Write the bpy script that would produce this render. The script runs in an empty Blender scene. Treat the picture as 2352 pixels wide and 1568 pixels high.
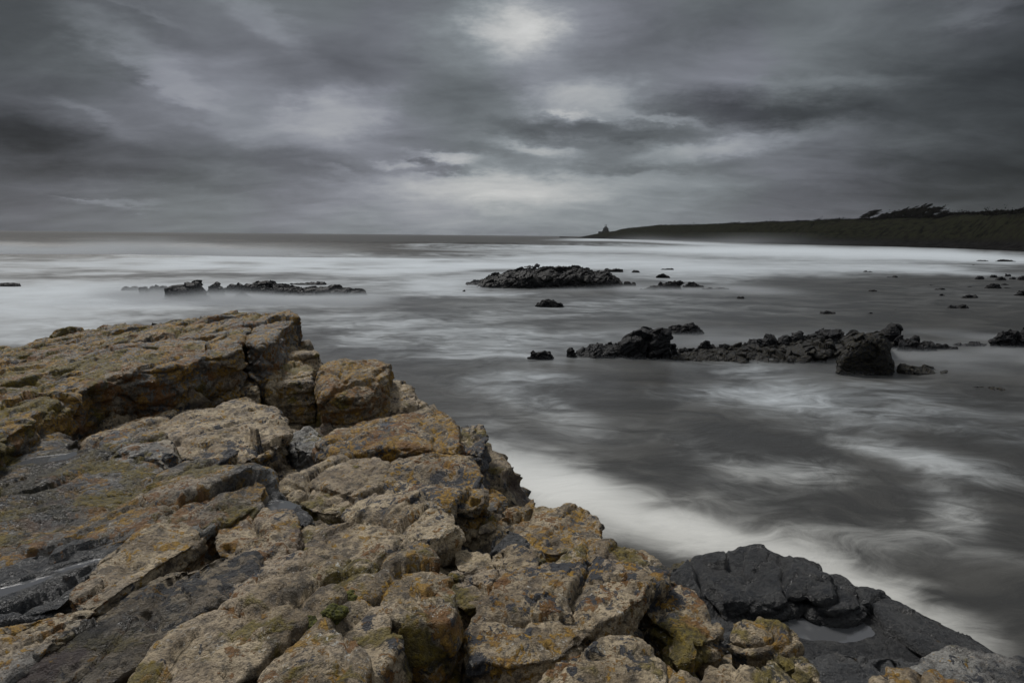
import bpy, bmesh, math, random
import numpy as np
from mathutils import Matrix, Vector

random.seed(7)
RNG = np.random.RandomState(11)
sc = bpy.context.scene
col = sc.collection

# ------------------------------------------------------------------ camera
W0, H0, F0 = 2352.0, 1568.0, 1437.0
CAMZ = 3.6
cam_d = bpy.data.cameras.new('camera')
cam = bpy.data.objects.new('camera', cam_d)
col.objects.link(cam)
sc.camera = cam
cam_d.sensor_width = 36.0
cam_d.lens = 36.0 * F0 / W0
cam_d.clip_start = 0.05
cam_d.clip_end = 60000
PITCH = math.atan(243.0 / F0)
ROLL = math.radians(0.56)
R3 = Matrix.Rotation(math.pi / 2 - PITCH, 3, 'X') @ Matrix.Rotation(ROLL, 3, 'Z')
cam.matrix_world = Matrix.Translation((0, 0, CAMZ)) @ R3.to_4x4()
RN = np.array(R3)


def ray(px, py):
    px = np.asarray(px, float); py = np.asarray(py, float)
    d = np.stack([(px - W0 / 2) / F0, -(py - H0 / 2) / F0, -np.ones_like(px)], -1)
    return d @ RN.T


def on_z(px, py, z=0.0):
    d = ray(px, py)
    t = (z - CAMZ) / d[..., 2]
    return d[..., 0] * t, d[..., 1] * t


def proj(P):
    q = (np.asarray(P, float) - np.array([0, 0, CAMZ])) @ RN
    w = np.maximum(-q[..., 2], 1e-3)
    return W0 / 2 + F0 * q[..., 0] / w, H0 / 2 - F0 * q[..., 1] / w


def azel(px, py):
    d = ray(px, py)
    return (math.degrees(math.atan2(d[0], d[1])), math.degrees(math.asin(d[2] / np.linalg.norm(d))))


# ------------------------------------------------------------------ exposure
sc.view_settings.view_transform = 'Standard'
sc.view_settings.look = 'None'
sc.view_settings.exposure = 0.0
sc.view_settings.gamma = 1.0
sc.cycles.max_bounces = 6
sc.cycles.diffuse_bounces = 3
sc.cycles.glossy_bounces = 3
sc.cycles.volume_bounces = 0
sc.cycles.use_denoising = True

# ------------------------------------------------------------------ node helper
class NT:
    def __init__(self, tree):
        self.t = tree; self.n = tree.nodes; self.l = tree.links

    def new(self, typ, **kw):
        n = self.n.new(typ)
        for k, v in kw.items():
            setattr(n, k, v)
        return n

    def put(self, sock, v):
        if isinstance(v, bpy.types.NodeSocket):
            self.l.new(v, sock)
        elif v is not None:
            sock.default_value = v

    def math(self, op, a, b=None, c=None, clamp=False):
        n = self.new('ShaderNodeMath', operation=op, use_clamp=clamp)
        for i, v in enumerate((a, b, c)):
            if v is not None:
                self.put(n.inputs[i], v)
        return n.outputs[0]

    def vmath(self, op, a, b=None, s=None):
        n = self.new('ShaderNodeVectorMath', operation=op)
        self.put(n.inputs[0], a)
        if b is not None:
            self.put(n.inputs[1], b)
        if s is not None:
            self.put(n.inputs['Scale'], s)
        return n.outputs['Value'] if op in ('DOT_PRODUCT', 'LENGTH') else n.outputs[0]

    def mix(self, f, a, b, typ='RGBA', blend='MIX'):
        n = self.new('ShaderNodeMix', data_type=typ, blend_type=blend)
        i = {'FLOAT': (2, 3, 0), 'VECTOR': (4, 5, 1), 'RGBA': (6, 7, 2)}[typ]
        self.put(n.inputs[0], f)
        self.put(n.inputs[i[0]], a); self.put(n.inputs[i[1]], b)
        return n.outputs[i[2]]

    def noise(self, vec, scale, detail=4.0, rough=0.5, lac=2.0, dist=0.0, out=0):
        n = self.new('ShaderNodeTexNoise')
        self.put(n.inputs['Vector'], vec)
        n.inputs['Scale'].default_value = scale
        n.inputs['Detail'].default_value = detail
        n.inputs['Roughness'].default_value = rough
        n.inputs['Lacunarity'].default_value = lac
        n.inputs['Distortion'].default_value = dist
        return n.outputs[out]

    def ramp(self, v, lo, hi, a=0.0, b=1.0):
        n = self.new('ShaderNodeMapRange', interpolation_type='SMOOTHSTEP')
        self.put(n.inputs[0], v)
        for i, x in zip((1, 2, 3, 4), (lo, hi, a, b)):
            self.put(n.inputs[i], x)
        return n.outputs[0]

    def mapping(self, vec, loc=(0, 0, 0), rot=(0, 0, 0), scale=(1, 1, 1), typ='POINT'):
        n = self.new('ShaderNodeMapping', vector_type=typ)
        self.put(n.inputs[0], vec)
        n.inputs[1].default_value = loc
        n.inputs[2].default_value = rot
        n.inputs[3].default_value = scale
        return n.outputs[0]

    def comb(self, x, y, z):
        n = self.new('ShaderNodeCombineXYZ')
        for i, v in enumerate((x, y, z)):
            self.put(n.inputs[i], v)
        return n.outputs[0]

    def sep(self, v):
        n = self.new('ShaderNodeSeparateXYZ')
        self.put(n.inputs[0], v)
        return n.outputs

    def attr(self, name, typ='GEOMETRY', out='Fac'):
        n = self.new('ShaderNodeAttribute', attribute_type=typ, attribute_name=name)
        return n.outputs[out]


# ------------------------------------------------------------------ sky
SUN_EL, SUN_AZ = math.radians(52), math.radians(-38)      # azimuth from +Y towards +X
world = bpy.data.worlds.new('World')
sc.world = world
world.use_nodes = True
w = NT(world.node_tree)
w.n.clear()
# clouds in (azimuth, elevation) degrees: cx, cy, sx, sy, tilt, amount (centre read as a sight line)
CLOUDS = [
    (390, 175, 190, 45, 30, .12), (780, 262, 110, 50, -15, .15), (620, 50, 110, 36, 35, .08), (760, 160, 110, 45, 20, -.08),
    (560, 190, 90, 40, 25, .04), (250, 350, 320, 42, 10, -.13), (40, 345, 120, 60, 0, -.08), (250, 5, 130, 30, 10, -.06),
    (310, 172, 60, 11, 20, -.07), (460, 250, 70, 12, 15, -.08), (680, 372, 180, 26, 8, -.09), (760, 388, 50, 8, 8, .07),
    (1180, 62, 85, 48, 0, .23), (1200, 90, 220, 110, 0, .10), (1090, 205, 140, 50, 0, -.11), (900, 130, 90, 60, 0, -.05),
    (1010, 364, 55, 10, 5, .17), (886, 373, 26, 8, 0, .10), (1150, 432, 260, 32, 0, .15), (1010, 392, 70, 8, 0, -.14),
    (940, 368, 26, 9, 0, -.14), (255, 472, 90, 8, 3, .08), (180, 458, 60, 3, 2, .08), (1150, 480, 380, 60, 0, .13), (1000, 330, 500, 160, 0, .05),
    (1340, 232, 120, 36, 0, .19), (1300, 268, 60, 7, 8, .12), (1510, 278, 70, 9, 8, .12), (1340, 306, 180, 17, 3, -.15),
    (1240, 350, 70, 12, 8, .19), (1450, 385, 100, 8, 0, -.07), (1660, 335, 140, 20, -6, .15), (1700, 252, 230, 28, 3, -.15),
    (1860, 262, 130, 20, 5, -.05), (1560, 60, 130, 30, 0, -.05), (1880, 185, 180, 16, 5, .06), (1480, 410, 300, 16, 0, .04),
    (2450, 280, 400, 340, 0, -.22), (-40, 20, 260, 90, 0, -.05), (-60, 250, 220, 300, 0, -.09), (150, 60, 200, 60, 10, -.04), (2050, 400, 250, 40, 0, -.05), (1080, 340, 160, 12, 3, -.05),
    (1700, 140, 300, 60, -20, .03), (2250, 20, 120, 20, -10, .06), (1900, 470, 300, 40, 0, -.04), (850, 455, 200, 14, 0, -.04),
    (1450, 130, 90, 70, 0, -.04), (240, 262, 80, 12, 25, .05), (350, 30, 50, 10, 15, .05),
]
gen = w.new('ShaderNodeTexCoord').outputs['Generated']
dirv = w.vmath('NORMALIZE', gen)
dx, dy, dz = w.sep(dirv)
az = w.math('MULTIPLY', w.math('ARCTAN2', dx, dy), 57.29578)
el = w.math('MULTIPLY', w.math('ARCSINE', dz), 57.29578)
elc = w.math('MAXIMUM', dz, 0.0)
inv = w.math('DIVIDE', 1.0, w.math('ADD', elc, 0.22))
cplane = w.comb(w.math('MULTIPLY', dx, inv), w.math('MULTIPLY', dy, inv), 0.0)
wn1 = w.noise(cplane, 1.5, 7, 0.62, out=1)
wn2 = w.noise(w.comb(w.math('MULTIPLY', az, .045), w.math('MULTIPLY', el, .13), 3.0), 3.2, 7, 0.68, out=1)
off1 = w.vmath('MULTIPLY', w.vmath('SUBTRACT', wn1, (.5, .5, .5)), (5.5, 2.2, 0))
off2 = w.vmath('MULTIPLY', w.vmath('SUBTRACT', wn2, (.5, .5, .5)), (9.0, 3.4, 0))
ae = w.vmath('ADD', w.vmath('ADD', w.comb(az, el, 0.0), off1), off2)
acc = 0.424
for cx, cy, sx, sy, tilt, amp in CLOUDS:
    a0, e0 = azel(cx, cy)
    ax, ex = azel(cx + 40, cy)
    kx = abs(ax - a0) / 40
    ax2, ex2 = azel(cx, cy + 40)
    ky = abs(ex2 - e0) / 40
    m = w.mapping(ae, (a0, e0, 0), (0, 0, math.radians(-tilt)), (sx * kx * 1.25, sy * ky * 1.25, 1), 'TEXTURE')
    d2 = w.vmath('DOT_PRODUCT', m, m)
    g = w.math('POWER', 0.3679, w.math('POWER', d2, 1.25))
    acc = w.math('MULTIPLY_ADD', g, amp * (1.12 if amp > 0 else .92), acc)
# detail
nd = w.noise(w.vmath('MULTIPLY', cplane, (1.0, 1.7, 1)), 2.6, 9, 0.60, dist=0.5)
nd2 = w.noise(w.comb(w.math('MULTIPLY', az, .05), w.math('MULTIPLY', el, .20), 0.0), 1.6, 5, 0.5, dist=0.3)
acc = w.math('ADD', acc, w.math('MULTIPLY', w.math('SUBTRACT', nd, 0.5), 0.20))
acc = w.math('ADD', acc, w.math('MULTIPLY', w.math('SUBTRACT', nd2, 0.5), 0.07))
# horizon band is calm, zenith and the sky behind are brighter overcast
high = w.ramp(el, 24, 60)
back = w.ramp(w.math('ABSOLUTE', az), 65, 120)
lift = w.math('MAXIMUM', high, w.math('MULTIPLY', back, 0.18))
V = w.mix(lift, acc, w.math('ADD', 0.74, w.math('MULTIPLY', w.math('SUBTRACT', nd, .5), .25)), 'FLOAT')
V = w.math('MAXIMUM', V, 0.12)
lin = w.math('POWER', V, 2.25)
tn = w.noise(ae, 0.06, 1.5, 0.4)
coolA = w.mix(w.ramp(tn, 0.40, 0.62), (0.90, 1.0, 1.07, 1), (0.93, 0.98, 1.12, 1))
tint = w.mix(w.ramp(V, 0.50, 0.80), coolA, (0.99, 1.0, 0.99, 1))
lincol = w.comb(lin, lin, lin)
cloudcol = w.vmath('MULTIPLY', lincol, tint)
skyt = w.new('ShaderNodeTexSky', sky_type='NISHITA')
skyt.sun_disc = False
skyt.sun_elevation = SUN_EL
skyt.sun_rotation = SUN_AZ
skyt.air_density = 1.0
skyt.dust_density = 2.0
bg_sky = w.new('ShaderNodeBackground')
w.l.new(skyt.outputs[0], bg_sky.inputs[0]); bg_sky.inputs[1].default_value = 0.06
bg_cloud = w.new('ShaderNodeBackground')
w.l.new(cloudcol, bg_cloud.inputs[0]); bg_cloud.inputs[1].default_value = 1.0
mx = w.new('ShaderNodeMixShader')
mx.inputs[0].default_value = 0.97
w.l.new(bg_sky.outputs[0], mx.inputs[1]); w.l.new(bg_cloud.outputs[0], mx.inputs[2])
wo = w.new('ShaderNodeOutputWorld')
w.l.new(mx.outputs[0], wo.inputs[0])

sun_d = bpy.data.lights.new('sun', 'SUN')
sun_d.energy = 2.9
sun_d.angle = math.radians(13)
sun_d.color = (1.0, 0.965, 0.92)
sun = bpy.data.objects.new('sun', sun_d)
col.objects.link(sun)
sdir = Vector((math.sin(SUN_AZ) * math.cos(SUN_EL), math.cos(SUN_AZ) * math.cos(SUN_EL), math.sin(SUN_EL)))
sun.rotation_euler = sdir.to_track_quat('Z', 'Y').to_euler()

# ------------------------------------------------------------------ numpy noise
_perm = RNG.permutation(256).astype(np.int64)
_perm = np.concatenate([_perm, _perm])
_g = RNG.normal(size=(256, 3)); _g /= np.linalg.norm(_g, axis=1)[:, None]
_rv = RNG.rand(256, 3)


def _h(ix, iy, iz):
    return _perm[_perm[_perm[ix & 255] + (iy & 255)] + (iz & 255)]


def pnoise(P):
    out = np.empty(len(P))
    for s in range(0, len(P), 150000):
        p = P[s:s + 150000]
        i = np.floor(p).astype(np.int64); f = p - i
        u = f * f * f * (f * (f * 6 - 15) + 10)
        r = 0
        for a in (0, 1):
            wx = u[:, 0] if a else 1 - u[:, 0]
            for b in (0, 1):
                wy = u[:, 1] if b else 1 - u[:, 1]
                for c in (0, 1):
                    wz = u[:, 2] if c else 1 - u[:, 2]
                    g = _g[_h(i[:, 0] + a, i[:, 1] + b, i[:, 2] + c)]
                    r = r + wx * wy * wz * ((f[:, 0] - a) * g[:, 0] + (f[:, 1] - b) * g[:, 1] + (f[:, 2] - c) * g[:, 2])
        out[s:s + 150000] = r * 1.6
    return out


def fbm(P, octv=4, gain=0.5, ridged=False):
    a, t, n = 1.0, 0.0, 0.0
    r = np.zeros(len(P))
    for k in range(octv):
        v = pnoise(P * 2.03 ** k + 17.3 * k)
        if ridged:
            v = 1 - 2 * np.abs(v)
        r += a * v; n += a; a *= gain
    return r / n


def voro(P):
    """F1, F2, random vector of the nearest cell, offset from its centre"""
    n = len(P)
    F1 = np.full(n, 9.0); F2 = np.full(n, 9.0)
    rv = np.zeros((n, 3)); off = np.zeros((n, 3))
    for s in range(0, n, 120000):
        p = P[s:s + 120000]
        i = np.floor(p).astype(np.int64)
        f1 = np.full(len(p), 9.0); f2 = np.full(len(p), 9.0)
        r_ = np.zeros((len(p), 3)); o_ = np.zeros((len(p), 3))
        for a in (-1, 0, 1):
            for b in (-1, 0, 1):
                for c in (-1, 0, 1):
                    j0, j1, j2 = i[:, 0] + a, i[:, 1] + b, i[:, 2] + c
                    h = _h(j0, j1, j2)
                    v = _rv[h]
                    d = p - (np.stack([j0, j1, j2], 1) + v)
                    dd = np.sqrt((d * d).sum(1))
                    m = dd < f1
                    f2 = np.where(m, f1, np.minimum(f2, dd))
                    f1 = np.where(m, dd, f1)
                    r_[m] = _rv[(h[m] * 7 + 13) & 255]; o_[m] = d[m]
        F1[s:s + 120000] = f1; F2[s:s + 120000] = f2
        rv[s:s + 120000] = r_; off[s:s + 120000] = o_
    return F1, F2, rv, off


# ------------------------------------------------------------------ mesh helpers
def mesh_np(name, V, Fq, smooth=True):
    me = bpy.data.meshes.new(name)
    V = np.ascontiguousarray(V, dtype=np.float32)
    Fq = np.ascontiguousarray(Fq, dtype=np.int32)
    k = Fq.shape[1]
    me.vertices.add(len(V)); me.vertices.foreach_set('co', V.ravel())
    me.loops.add(len(Fq) * k); me.loops.foreach_set('vertex_index', Fq.ravel())
    me.polygons.add(len(Fq))
    me.polygons.foreach_set('loop_start', np.arange(0, len(Fq) * k, k, dtype=np.int32))
    if smooth:
        me.polygons.foreach_set('use_smooth', np.ones(len(Fq), bool))
    me.update(calc_edges=True)
    return me


def link(name, me, mat=None, parent=None, origin=None):
    o = bpy.data.objects.new(name, me)
    col.objects.link(o)
    if mat is not None:
        me.materials.clear(); me.materials.append(mat)
    if origin is not None:
        me.transform(Matrix.Translation(-Vector(origin)))
        o.location = origin
    if parent is not None:
        o.parent = parent
    return o


def tag(o, label=None, cat=None, group=None, kind=None):
    if label: o['label'] = label
    if cat: o['category'] = cat
    if group: o['group'] = group
    if kind: o['kind'] = kind
    return o


def remeshed(bm, voxel, smooth_it, levels):
    """closed rough solid -> even, rounded quad mesh as numpy"""
    me = bpy.data.meshes.new('tmp'); bm.to_mesh(me); bm.free()
    o = bpy.data.objects.new('tmp', me); col.objects.link(o)
    m = o.modifiers.new('r', 'REMESH'); m.mode = 'VOXEL'; m.voxel_size = voxel
    if smooth_it:
        s = o.modifiers.new('s', 'SMOOTH'); s.iterations = smooth_it; s.factor = 0.6
    if levels:
        s = o.modifiers.new('d', 'SUBSURF'); s.levels = levels; s.render_levels = levels
        s.subdivision_type = 'CATMULL_CLARK'
    dg = bpy.context.evaluated_depsgraph_get(); dg.update()
    ev = o.evaluated_get(dg)
    m2 = bpy.data.meshes.new_from_object(ev, depsgraph=dg)
    bpy.data.objects.remove(o); bpy.data.meshes.remove(me)
    return m2


def get_vn(me):
    n = len(me.vertices)
    V = np.empty(n * 3, np.float32); me.vertices.foreach_get('co', V)
    N = np.empty(n * 3, np.float32); me.vertex_normals.foreach_get('vector', N)
    return V.reshape(-1, 3).astype(float), N.reshape(-1, 3).astype(float)


BOWLS = []    # hollows worn in the rock: x, y, rx, ry, rot, depth


def rock_disp(P, N, S=1.0, seed=0.0, big=1.0, facet=1.0, strata=1.0, fine=1.0, crack=1.0, dip=0.15, levels=3):
    """weathered rock relief, S = size of the features in metres"""
    q = P / S + seed
    wv = np.stack([fbm(q * 1.3 + 5, 2), fbm(q * 1.3 + 25, 2), fbm(q * 1.3 + 45, 2)], 1)
    qw = q + 0.22 * wv
    # bedding normal: beds dip towards -x
    bn = np.array([-dip, -0.04, 1.0]); bn /= np.linalg.norm(bn)
    s = qw @ bn
    qa = .906 * qw[:, 0] - .423 * qw[:, 1]; qb = .423 * qw[:, 0] + .906 * qw[:, 1]
    qs = np.stack([qa, qb, qw[:, 2]], 1)
    side = 1 - np.clip(np.abs(N @ bn), 0, 1) ** 2
    d = big * 0.075 * fbm(q * 0.9, 3)
    # large broken facets
    st = qs * np.array([1.5, 0.8, 1.9])
    F1, F2, rv, off = voro(st)
    e = F2 - F1
    d += facet * (0.085 * (rv[:, 0] - .5) + 0.10 * (off * (rv - .5) * 2).sum(1))
    d -= crack * 0.045 * np.exp(-(e / 0.045) ** 2)
    # smaller chips
    F1, F2, rv, off = voro(qs * np.array([4.6, 2.8, 5.5]) + 9)
    e = F2 - F1
    d += facet * (0.030 * (rv[:, 0] - .5) + 0.044 * (off * (rv - .5) * 2).sum(1))
    d -= crack * 0.010 * np.exp(-(e / 0.06) ** 2) * (rv[:, 1] > .35)
    # bed edges on the faces
    lay = pnoise(np.stack([s * 9, qw[:, 0] * .8, qw[:, 1] * .8], 1)) + .5 * pnoise(np.stack([s * 21 + 7, qw[:, 0] * 1.6, qw[:, 1] * 1.6], 1))
    d += strata * 0.032 * lay * (0.25 + side)
    # long grooves running with the beds
    gv = pnoise(np.stack([qa * 3.4, qb * .7, s * 2], 1)) + .6 * pnoise(np.stack([qa * 9, qb * 1.6, s * 4 + 5], 1))
    d -= strata * 0.034 * np.clip(gv - .10, 0, 1)
    # pits and grain
    f1 = fbm(q * 7.5, 3, 0.55)
    d += fine * 0.027 * f1
    d -= fine * 0.050 * np.clip(fbm(q * 12 + 3, 2) - 0.20, 0, 1)
    if levels > 2:
        d += fine * 0.009 * fbm(q * 24, 3, 0.65)
        d -= fine * 0.022 * np.clip(pnoise(q * 36) - 0.28, 0, 1)
    return d * S


def apply_disp(me, **kw):
    V, N = get_vn(me)
    V = V + N * rock_disp(V, N, **kw)[:, None]
    return V


def in_poly(x, y, W):
    ins = False; n = len(W)
    for i in range(n):
        x1, y1 = W[i][0], W[i][1]; x2, y2 = W[(i + 1) % n][0], W[(i + 1) % n][1]
        if (y1 > y) != (y2 > y) and x < (x2 - x1) * (y - y1) / (y2 - y1) + x1:
            ins = not ins
    return ins


def carve_bowls(V, W, plane):
    """wear a level dish into the block's own top where one lies on it"""
    for B in BOWLS:
        bx, by, rx, ry, rot, dep = B['g']
        if not in_poly(bx, by, W): continue
        zc = plane(bx, by)
        if B['z'] is None or zc > B['z']: B['z'] = zc
        c, s = math.cos(rot), math.sin(rot)
        x = V[:, 0] - bx; y = V[:, 1] - by
        u = (c * x + s * y) / rx; v = (-s * x + c * y) / ry
        r = np.sqrt(u * u + v * v) * (1 + .35 * fbm(V * 3.1, 3))
        w_ = np.clip((1.55 - r) / .6, 0, 1); w_ = w_ * w_ * (3 - 2 * w_)
        w_ *= np.clip((V[:, 2] - (zc - .30)) / .15, 0, 1)
        tgt = zc + .012 - dep * (1 - np.clip(r, 0, 1) ** 2) + .30 * (V[:, 2] - plane(V[:, 0], V[:, 1]))
        V[:, 2] = V[:, 2] * (1 - w_) + tgt * w_


# ------------------------------------------------------------------ materials
def new_mat(name):
    m = bpy.data.materials.new(name); m.use_nodes = True
    t = NT(m.node_tree); t.n.clear()
    out = t.new('ShaderNodeOutputMaterial')
    b = t.new('ShaderNodeBsdfPrincipled')
    t.l.new(b.outputs[0], out.inputs[0])
    return m, t, b, out


def lichen_rock_mat():
    """object properties steer it: tan, grey, wet, orange, moss, black, dark, speck"""
    m, t, b, out = new_mat('lichen_sandstone')
    pos = t.new('ShaderNodeNewGeometry')
    P = pos.outputs['Position']; Nn = pos.outputs['Normal']
    nz = t.sep(Nn)[2]
    O = lambda k: t.attr(k, 'OBJECT')
    Pw = t.vmath('ADD', P, t.vmath('SCALE', t.noise(P, 3.0, 3, .6, out=1), s=0.12))
    n_big = t.noise(P, 0.9, 4, .55)
    n_mid = t.noise(Pw, 4.5, 6, .62)
    n_fine = t.noise(P, 34, 6, .68)
    n_grain = t.noise(P, 120, 3, .6)
    tan = t.mix(t.ramp(n_mid, .35, .65), (.18, .132, .075, 1), (.58, .47, .31, 1))
    pink = t.mix(t.ramp(t.noise(P, 2.1, 3), .5, .68), tan, (.42, .335, .235, 1))
    gry = t.mix(t.ramp(n_mid, .35, .65), (.135, .14, .142, 1), (.30, .295, .275, 1))
    c = t.mix(t.ramp(t.math('ADD', t.math('SUBTRACT', n_big, .5), O('grey')), .40, .60), pink, gry)
    grime = t.noise(Pw, 9.0, 9, .72, dist=.2)
    c = t.mix(t.ramp(grime, .38, .49, .72, 0), c, (.060, .050, .038, 1))
    c = t.mix(t.ramp(n_fine, .36, .50, .75, 0), c, (.055, .046, .035, 1))
    c = t.mix(t.ramp(n_fine, .56, .68, 0, .55), c, (.56, .48, .38, 1))
    c = t.mix(t.ramp(n_grain, .58, .72, 0, .4), c, (.52, .46, .38, 1))
    # iron and purple stain
    c = t.mix(t.math('MULTIPLY', t.ramp(t.noise(Pw, 1.6, 5, .6, dist=.5), .48, .66), O('stain')), c, (.075, .045, .04, 1))
    # black tar lichen, crisp small patches
    kb = t.noise(Pw, 12.0, 6, .66, dist=.3)
    kbm = t.ramp(t.math('ADD', t.math('ADD', t.math('MULTIPLY', t.math('SUBTRACT', kb, .5), 2.4), t.math('MULTIPLY', t.math('SUBTRACT', t.noise(P, 1.4, 2), .5), 1.3)), t.math('SUBTRACT', O('black'), .5)), .0, .05)
    c = t.mix(t.math('MULTIPLY', kbm, .95), c, t.mix(n_fine, (.018, .021, .03, 1), (.042, .048, .062, 1)))
    # orange crust
    ko = t.noise(Pw, 9, 10, .70, dist=.35)
    kl = t.noise(P, 0.75, 2)
    kk = t.math('ADD', t.math('ADD', t.math('MULTIPLY', t.math('SUBTRACT', ko, .5), 2.6), t.math('MULTIPLY', t.math('SUBTRACT', kl, .5), .5)), t.math('SUBTRACT', O('orange'), .5))
    kk = t.math('ADD', kk, t.math('MULTIPLY', t.math('SUBTRACT', n_fine, .5), 1.0))
    om = t.ramp(kk, .0, .09)
    oc = t.mix(t.ramp(n_fine, .35, .65), (.105, .052, .003, 1), (.40, .225, .012, 1))
    oc = t.mix(t.ramp(t.noise(P, 2.3, 3), .45, .6), oc, t.mix(n_fine, (.09, .034, .003, 1), (.24, .100, .007, 1)))
    c = t.mix(t.math('MULTIPLY', om, .90), c, oc)
    # olive moss
    km = t.math('ADD', t.math('ADD', t.math('MULTIPLY', t.math('SUBTRACT', t.noise(Pw, 3.1, 7, .64, dist=.3), .5), 1.6), t.math('MULTIPLY', t.math('SUBTRACT', t.noise(P, .62, 2), .5), .8)), t.math('SUBTRACT', O('moss'), .5))
    mm = t.ramp(km, .0, .12)
    mc = t.mix(t.ramp(n_fine, .35, .65), (.058, .044, .003, 1), (.19, .145, .007, 1))
    c = t.mix(t.math('MULTIPLY', mm, .85), c, mc)
    # pale crust specks
    sp = t.math('MULTIPLY', t.ramp(t.noise(Pw, 42, 5, .7, dist=.4), .58, .63), t.ramp(t.noise(P, 4.5, 4, .6), .50, .60))
    c = t.mix(t.math('MULTIPLY', sp, O('speck')), c, (.56, .55, .50, 1))
    # wet and dark
    wetn = t.ramp(t.math('ADD', t.math('SUBTRACT', t.noise(Pw, 1.5, 4, .6), .5), t.math('SUBTRACT', O('wet'), .5)), -.05, .12)
    c = t.mix(t.math('MULTIPLY', wetn, .80), c, t.mix(n_mid, (.016, .019, .025, 1), (.042, .046, .052, 1)))
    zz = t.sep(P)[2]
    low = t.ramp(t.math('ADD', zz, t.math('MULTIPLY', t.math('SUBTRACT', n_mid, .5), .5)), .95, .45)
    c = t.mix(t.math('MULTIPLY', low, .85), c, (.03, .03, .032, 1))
    c = t.vmath('SCALE', c, s=O('tone'))
    t.put(b.inputs['Base Color'], c)
    rg = t.mix(t.math('MAXIMUM', wetn, low), t.ramp(n_fine, .3, .7, .52, .80), t.ramp(n_fine, .3, .7, .30, .50), 'FLOAT')
    t.put(b.inputs['Roughness'], rg)
    b.inputs['Specular IOR Level'].default_value = 0.55
    hgt = t.math('ADD', t.math('MULTIPLY', n_fine, .7), t.math('MULTIPLY', n_grain, .22))
    hgt = t.math('ADD', hgt, t.math('MULTIPLY', t.math('MAXIMUM', om, kbm), .12))
    hgt = t.math('ADD', hgt, t.math('MULTIPLY', mm, .3))
    bp = t.new('ShaderNodeBump'); bp.inputs['Strength'].default_value = 1.0; bp.inputs['Distance'].default_value = 0.07
    t.put(bp.inputs['Height'], hgt)
    t.put(b.inputs['Normal'], bp.outputs[0])
    return m


def sea_rock_mat():
    m, t, b, out = new_mat('wet_black_rock')
    P = t.new('ShaderNodeNewGeometry').outputs['Position']
    O = lambda k: t.attr(k, 'OBJECT')
    n1 = t.noise(P, 2.2, 6, .6); n2 = t.noise(P, 14, 5, .65)
    c = t.mix(t.ramp(n1, .35, .65), (.006, .0065, .008, 1), (.015, .0155, .018, 1))
    c = t.mix(t.math('MULTIPLY', t.ramp(n2, .4, .65), O('olive')), c, (.030, .026, .016, 1))
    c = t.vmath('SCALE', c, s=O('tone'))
    t.put(b.inputs['Base Color'], c)
    t.put(b.inputs['Roughness'], t.ramp(n2, .3, .7, .38, .75))
    b.inputs['Specular IOR Level'].default_value = 0.16
    bp = t.new('ShaderNodeBump'); bp.inputs['Strength'].default_value = 0.8; bp.inputs['Distance'].default_value = 0.06
    t.put(bp.inputs['Height'], n2); t.put(b.inputs['Normal'], bp.outputs[0])
    return m


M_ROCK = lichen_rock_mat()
M_SEA = sea_rock_mat()


def water_mat():
    m, t, b, out = new_mat('milky_sea')
    P = t.new('ShaderNodeNewGeometry').outputs['Position']
    foam = t.attr('foam'); bright = t.attr('streak')
    dist = t.vmath('LENGTH', P)
    # streaks drawn out along the shore, finer close by
    wv = t.vmath('SCALE', t.vmath('SUBTRACT', t.noise(P, .22, 3, .55, out=1), (.5, .5, .5)), s=3.0)
    q = t.vmath('ADD', P, wv)
    r1 = t.mapping(q, rot=(0, 0, math.radians(14)), scale=(.30, .50, 1))
    s1 = t.noise(r1, 1.0, 8, .62, dist=.6)
    r2 = t.mapping(q, rot=(0, 0, math.radians(8)), scale=(1.1, 2.2, 1))
    s2 = t.noise(r2, 1.0, 6, .62, dist=.8)
    r3 = t.mapping(P, scale=(.05, .09, 1))
    s3 = t.noise(r3, 1.0, 7, .6, dist=.5)
    near = t.ramp(dist, 14, 70)
    st = t.mix(near, t.math('ADD', t.math('MULTIPLY', s1, .60), t.math('MULTIPLY', s2, .40)), t.math('ADD', t.math('MULTIPLY', s3, .5), t.math('MULTIPLY', s1, .5)), 'FLOAT')
    k = t.math('ADD', foam, t.math('MULTIPLY', t.math('SUBTRACT', st, .5), t.attr('contrast')))
    k = t.ramp(k, .02, 1.05)
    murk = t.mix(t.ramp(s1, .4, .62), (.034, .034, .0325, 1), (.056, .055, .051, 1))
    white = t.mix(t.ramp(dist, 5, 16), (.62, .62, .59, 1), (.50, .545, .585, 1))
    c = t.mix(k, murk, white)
    t.put(b.inputs['Base Color'], c)
    t.put(b.inputs['Roughness'], t.mix(k, t.mix(t.ramp(dist, 30, 160), .30, .45, 'FLOAT'), .80, 'FLOAT'))
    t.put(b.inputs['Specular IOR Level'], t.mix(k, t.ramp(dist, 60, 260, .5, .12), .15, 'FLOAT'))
    b.inputs['IOR'].default_value = 1.33
    bp = t.new('ShaderNodeBump'); bp.inputs['Strength'].default_value = 0.35; bp.inputs['Distance'].default_value = 0.25
    t.put(bp.inputs['Height'], t.math('ADD', s1, t.math('MULTIPLY', s3, 1.5))); t.put(b.inputs['Normal'], bp.outputs[0])
    return m


# ------------------------------------------------------------------ water
def seg_foam(X, Y, x1, y1, x2, y2, wd, amp):
    dx, dy = x2 - x1, y2 - y1
    L = dx * dx + dy * dy + 1e-9
    t = np.clip(((X - x1) * dx + (Y - y1) * dy) / L, 0, 1)
    d2 = (X - x1 - t * dx) ** 2 + (Y - y1 - t * dy) ** 2
    return amp * np.exp(-d2 / (wd * wd))


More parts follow.
